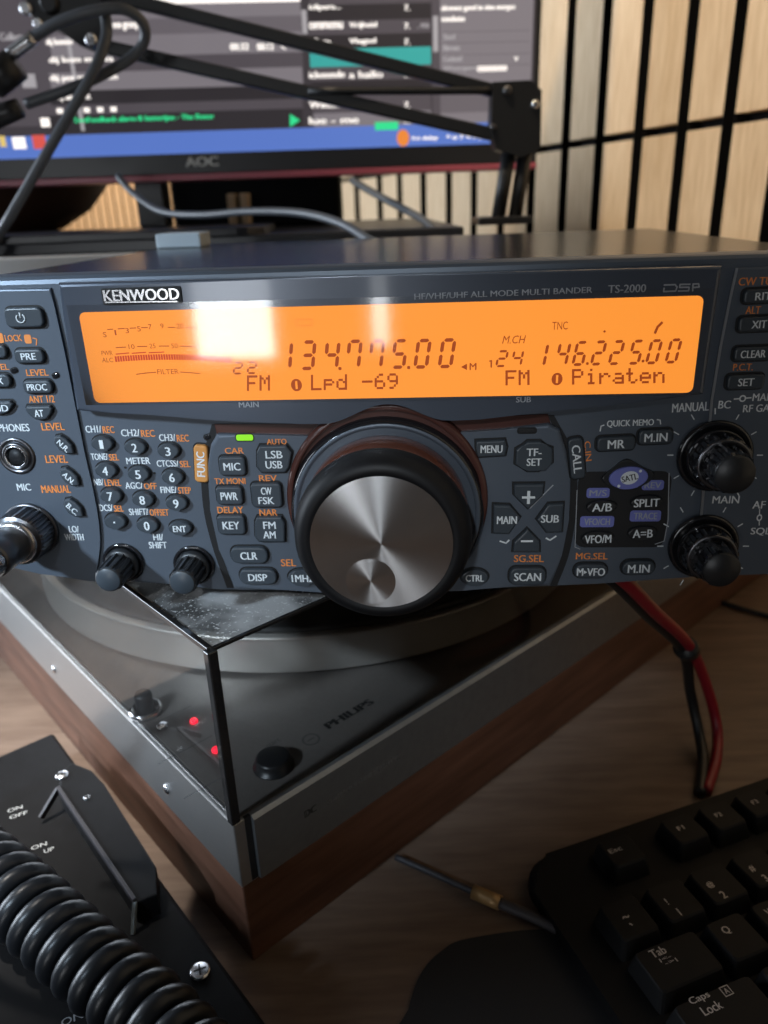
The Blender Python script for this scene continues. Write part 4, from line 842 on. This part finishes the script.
# grey microphone cable looped around the head of the arm
CYd = AY - 45
mc = thing('microphone_cable', am(60, 60, CYd), 'grey cable with black plugs looped round the boom arm head', 'cable')
p = MB(); tube(p, [am(a, b, CYd - d) for a, b, d in ((14, 54, 0), (34, 37, 2), (60, 22, 6), (90, 12, 8), (122, 9, 6), (142, 22, 0), (144, 42, -6), (128, 60, -6), (100, 76, -2), (70, 89, 2), (26, 104, 2))], 4.6 * kpx, 'cable_grey', 12); p.build('cable', mc)
p = MB(); a, b_ = am(34, 37, CYd - 2), am(7, 57, CYd); tube(p, [a, (a + b_) / 2, b_], 5.6 * kpx, 'silver', 12, 2); tube(p, [am(16, 64, CYd), am(-8, 84, CYd)], 13 * kpx, 'black_plastic', 16, 0); p.build('plug', mc)
p = MB(); tube(p, [am(20, 108, CYd), am(-24, 124, CYd)], lambda t: (8 + 3 * t) * kpx, 'black_plastic', 16, 4); p.build('plug', mc)
p = MB(); tube(p, [am(a, b, CYd - d) for a, b, d in ((104, 8, -2), (107, 30, 6), (103, 48, 10), (92, 74, 12), (70, 113, 12), (40, 165, 12), (12, 214, 12), (-20, 268, 12))] + [V3(-330, 470, -150), V3(-345, 440, DESK + 30), V3(-350, 400, DESK + 3.5)], 4.6 * kpx, 'cable_grey', 12); tag(p.build('dangling_cable'), 'grey cable hanging straight down from the boom arm head past the monitor', 'cable')
# two cables behind the radio
p = MB(); pts = [(118, 176, 640), (132, 192, 628), (160, 211, 600), (200, 215, 570), (250, 211.5, 540), (300, 213, 510), (340, 223, 480), (371, 241, 452), (380, 243, 446)]
tube(p, [onplane(a, b, V3(0, 1, 0), d) for a, b, d in pts], 2.6, 'cable_grey', 10); tag(p.build('monitor_cable'), 'dark cable drooping from the monitor onto the radio top', 'cable')
p = MB(); pts = [(352, 180, 655), (372, 192, 640), (400, 207, 615), (425, 221, 585), (441, 236, 565), (452, 238, 560)]
tube(p, [onplane(a, b, V3(0, 1, 0), d) for a, b, d in pts], 2.8, 'cable_grey', 10); tag(p.build('monitor_cable'), 'thin dark cable sloping down to the shelf in front of the slats', 'cable')

# ================================================================== WINDOWS AND LIGHTS
def area(name, locv, target, w, h, power, color):
    l = bpy.data.lights.new(name, 'AREA'); l.shape = 'RECTANGLE'; l.size = w * .001; l.size_y = h * .001; l.energy = power; l.color = color
    o = bpy.data.objects.new(name, l); col.objects.link(o); o.location = (locv[0] * .001, locv[1] * .001, (locv[2] + CZ) * .001)
    d = Vector(target) - Vector(locv); o.rotation_euler = d.to_track_quat('-Z', 'Y').to_euler(); return o
def window(n, c, w, h, axis, power, color):
    t = 40; mb = MB(); s = V3(0, 1, 0) if axis == 'x' else V3(1, 0, 0); nrm = V3(1, 0, 0) if axis == 'x' else V3(0, 1, 0); T = frame(c, s, UP, nrm)
    for x0, x1, z0, z1 in ((-w / 2 - t, -w / 2, -h / 2 - t, h / 2 + t), (w / 2, w / 2 + t, -h / 2 - t, h / 2 + t), (-w / 2, w / 2, -h / 2 - t, -h / 2), (-w / 2, w / 2, h / 2, h / 2 + t)): box(mb, x0, x1, z0, z1, 2, 45, 'window_paint', T, bev=3)
    tag(mb.build('window_%d' % n), kind='structure'); area('window_light_%d' % n, np.array(c) + nrm * 8, np.array(c) + nrm * 100, w, h, power, color)
window(1, V3(-2598, 900, 330), 1500, 1500, 'x', 95, (.78, .88, 1.0))
lw = lambda u, w: RX * u - RD * 2170 + V3(0, 0, w)
q0 = lw(-765, 0); window(2, V3(q0[0], -2298, -60), 300, 880, 'y', 7, (.92, .96, 1.0))
q0 = lw(-225, 0); window(3, V3(q0[0], -2298, -40), 60, 840, 'y', .9, (.92, .96, 1.0))
def spot(name, locv, target, power, color, deg, blend, r):
    l = bpy.data.lights.new(name, 'SPOT'); l.energy = power; l.color = color; l.spot_size = math.radians(deg); l.spot_blend = blend; l.shadow_soft_size = r * .001
    o = bpy.data.objects.new(name, l); col.objects.link(o); o.location = (locv[0] * .001, locv[1] * .001, (locv[2] + CZ) * .001)
    o.rotation_euler = (Vector(target) - Vector(locv)).to_track_quat('-Z', 'Y').to_euler(); return o
spot('radio_fill_spot', (-520, -260, 300), (-195, 228, -66), 44., (.66, .83, 1.), 28.5, 1., 30)  # unseen spot added to brighten the radio's left side
spot('corner_fill_spot', (-620, 400, 1250), (-200, 265, -240), 150., (1., .95, .88), 11.5, 1., 25)  # unseen narrow spot added for the left desk strip and plinth corner
spot('knob_streak_spot', (-170, -640, 420), (-20, 180, -75), 14., (.85, .93, 1.), 12, .9, 25)  # unseen spot added to draw the streak on the knob face
spot('wall_spot', (-450, 150, 1300), (290, 600, 110), 95., (1., .80, .56), 32, .8, 60)
lb2 = area('back_washer', V3(-900, 3000, 1380), V3(-1600, 4100, 0), 600, 300, 60, (1., .72, .45))
w = bpy.data.worlds.new('World'); bpy.context.scene.world = w; w.use_nodes = True
w.node_tree.nodes['Background'].inputs[0].default_value = (.5, .55, .6, 1); w.node_tree.nodes['Background'].inputs[1].default_value = .02

# ================================================================== CAMERA
cam = bpy.data.cameras.new('camera'); co = bpy.data.objects.new('camera', cam); col.objects.link(co)
cam.sensor_fit = 'HORIZONTAL'; cam.sensor_width = 36; cam.lens = 36 * F / 768; cam.clip_start = .01; cam.clip_end = 50
from mathutils import Matrix
co.matrix_world = Matrix(((CX[0], CU[0], -cf[0], 0), (CX[1], CU[1], -cf[1], 0), (CX[2], CU[2], -cf[2], CZ * .001), (0, 0, 0, 1)))
cam.dof.use_dof = True; cam.dof.focus_distance = .205; cam.dof.aperture_fstop = cam.lens / 1.9
sc = bpy.context.scene; sc.camera = co
sc.view_settings.view_transform = 'Standard'; sc.view_settings.look = 'None'
sc.cycles.use_denoising = True; sc.cycles.denoiser = 'OPENIMAGEDENOISE'
sc.cycles.max_bounces = 8; sc.cycles.transparent_max_bounces = 12; sc.cycles.caustics_reflective = False; sc.cycles.caustics_refractive = False
sc.cycles.sample_clamp_indirect = 4
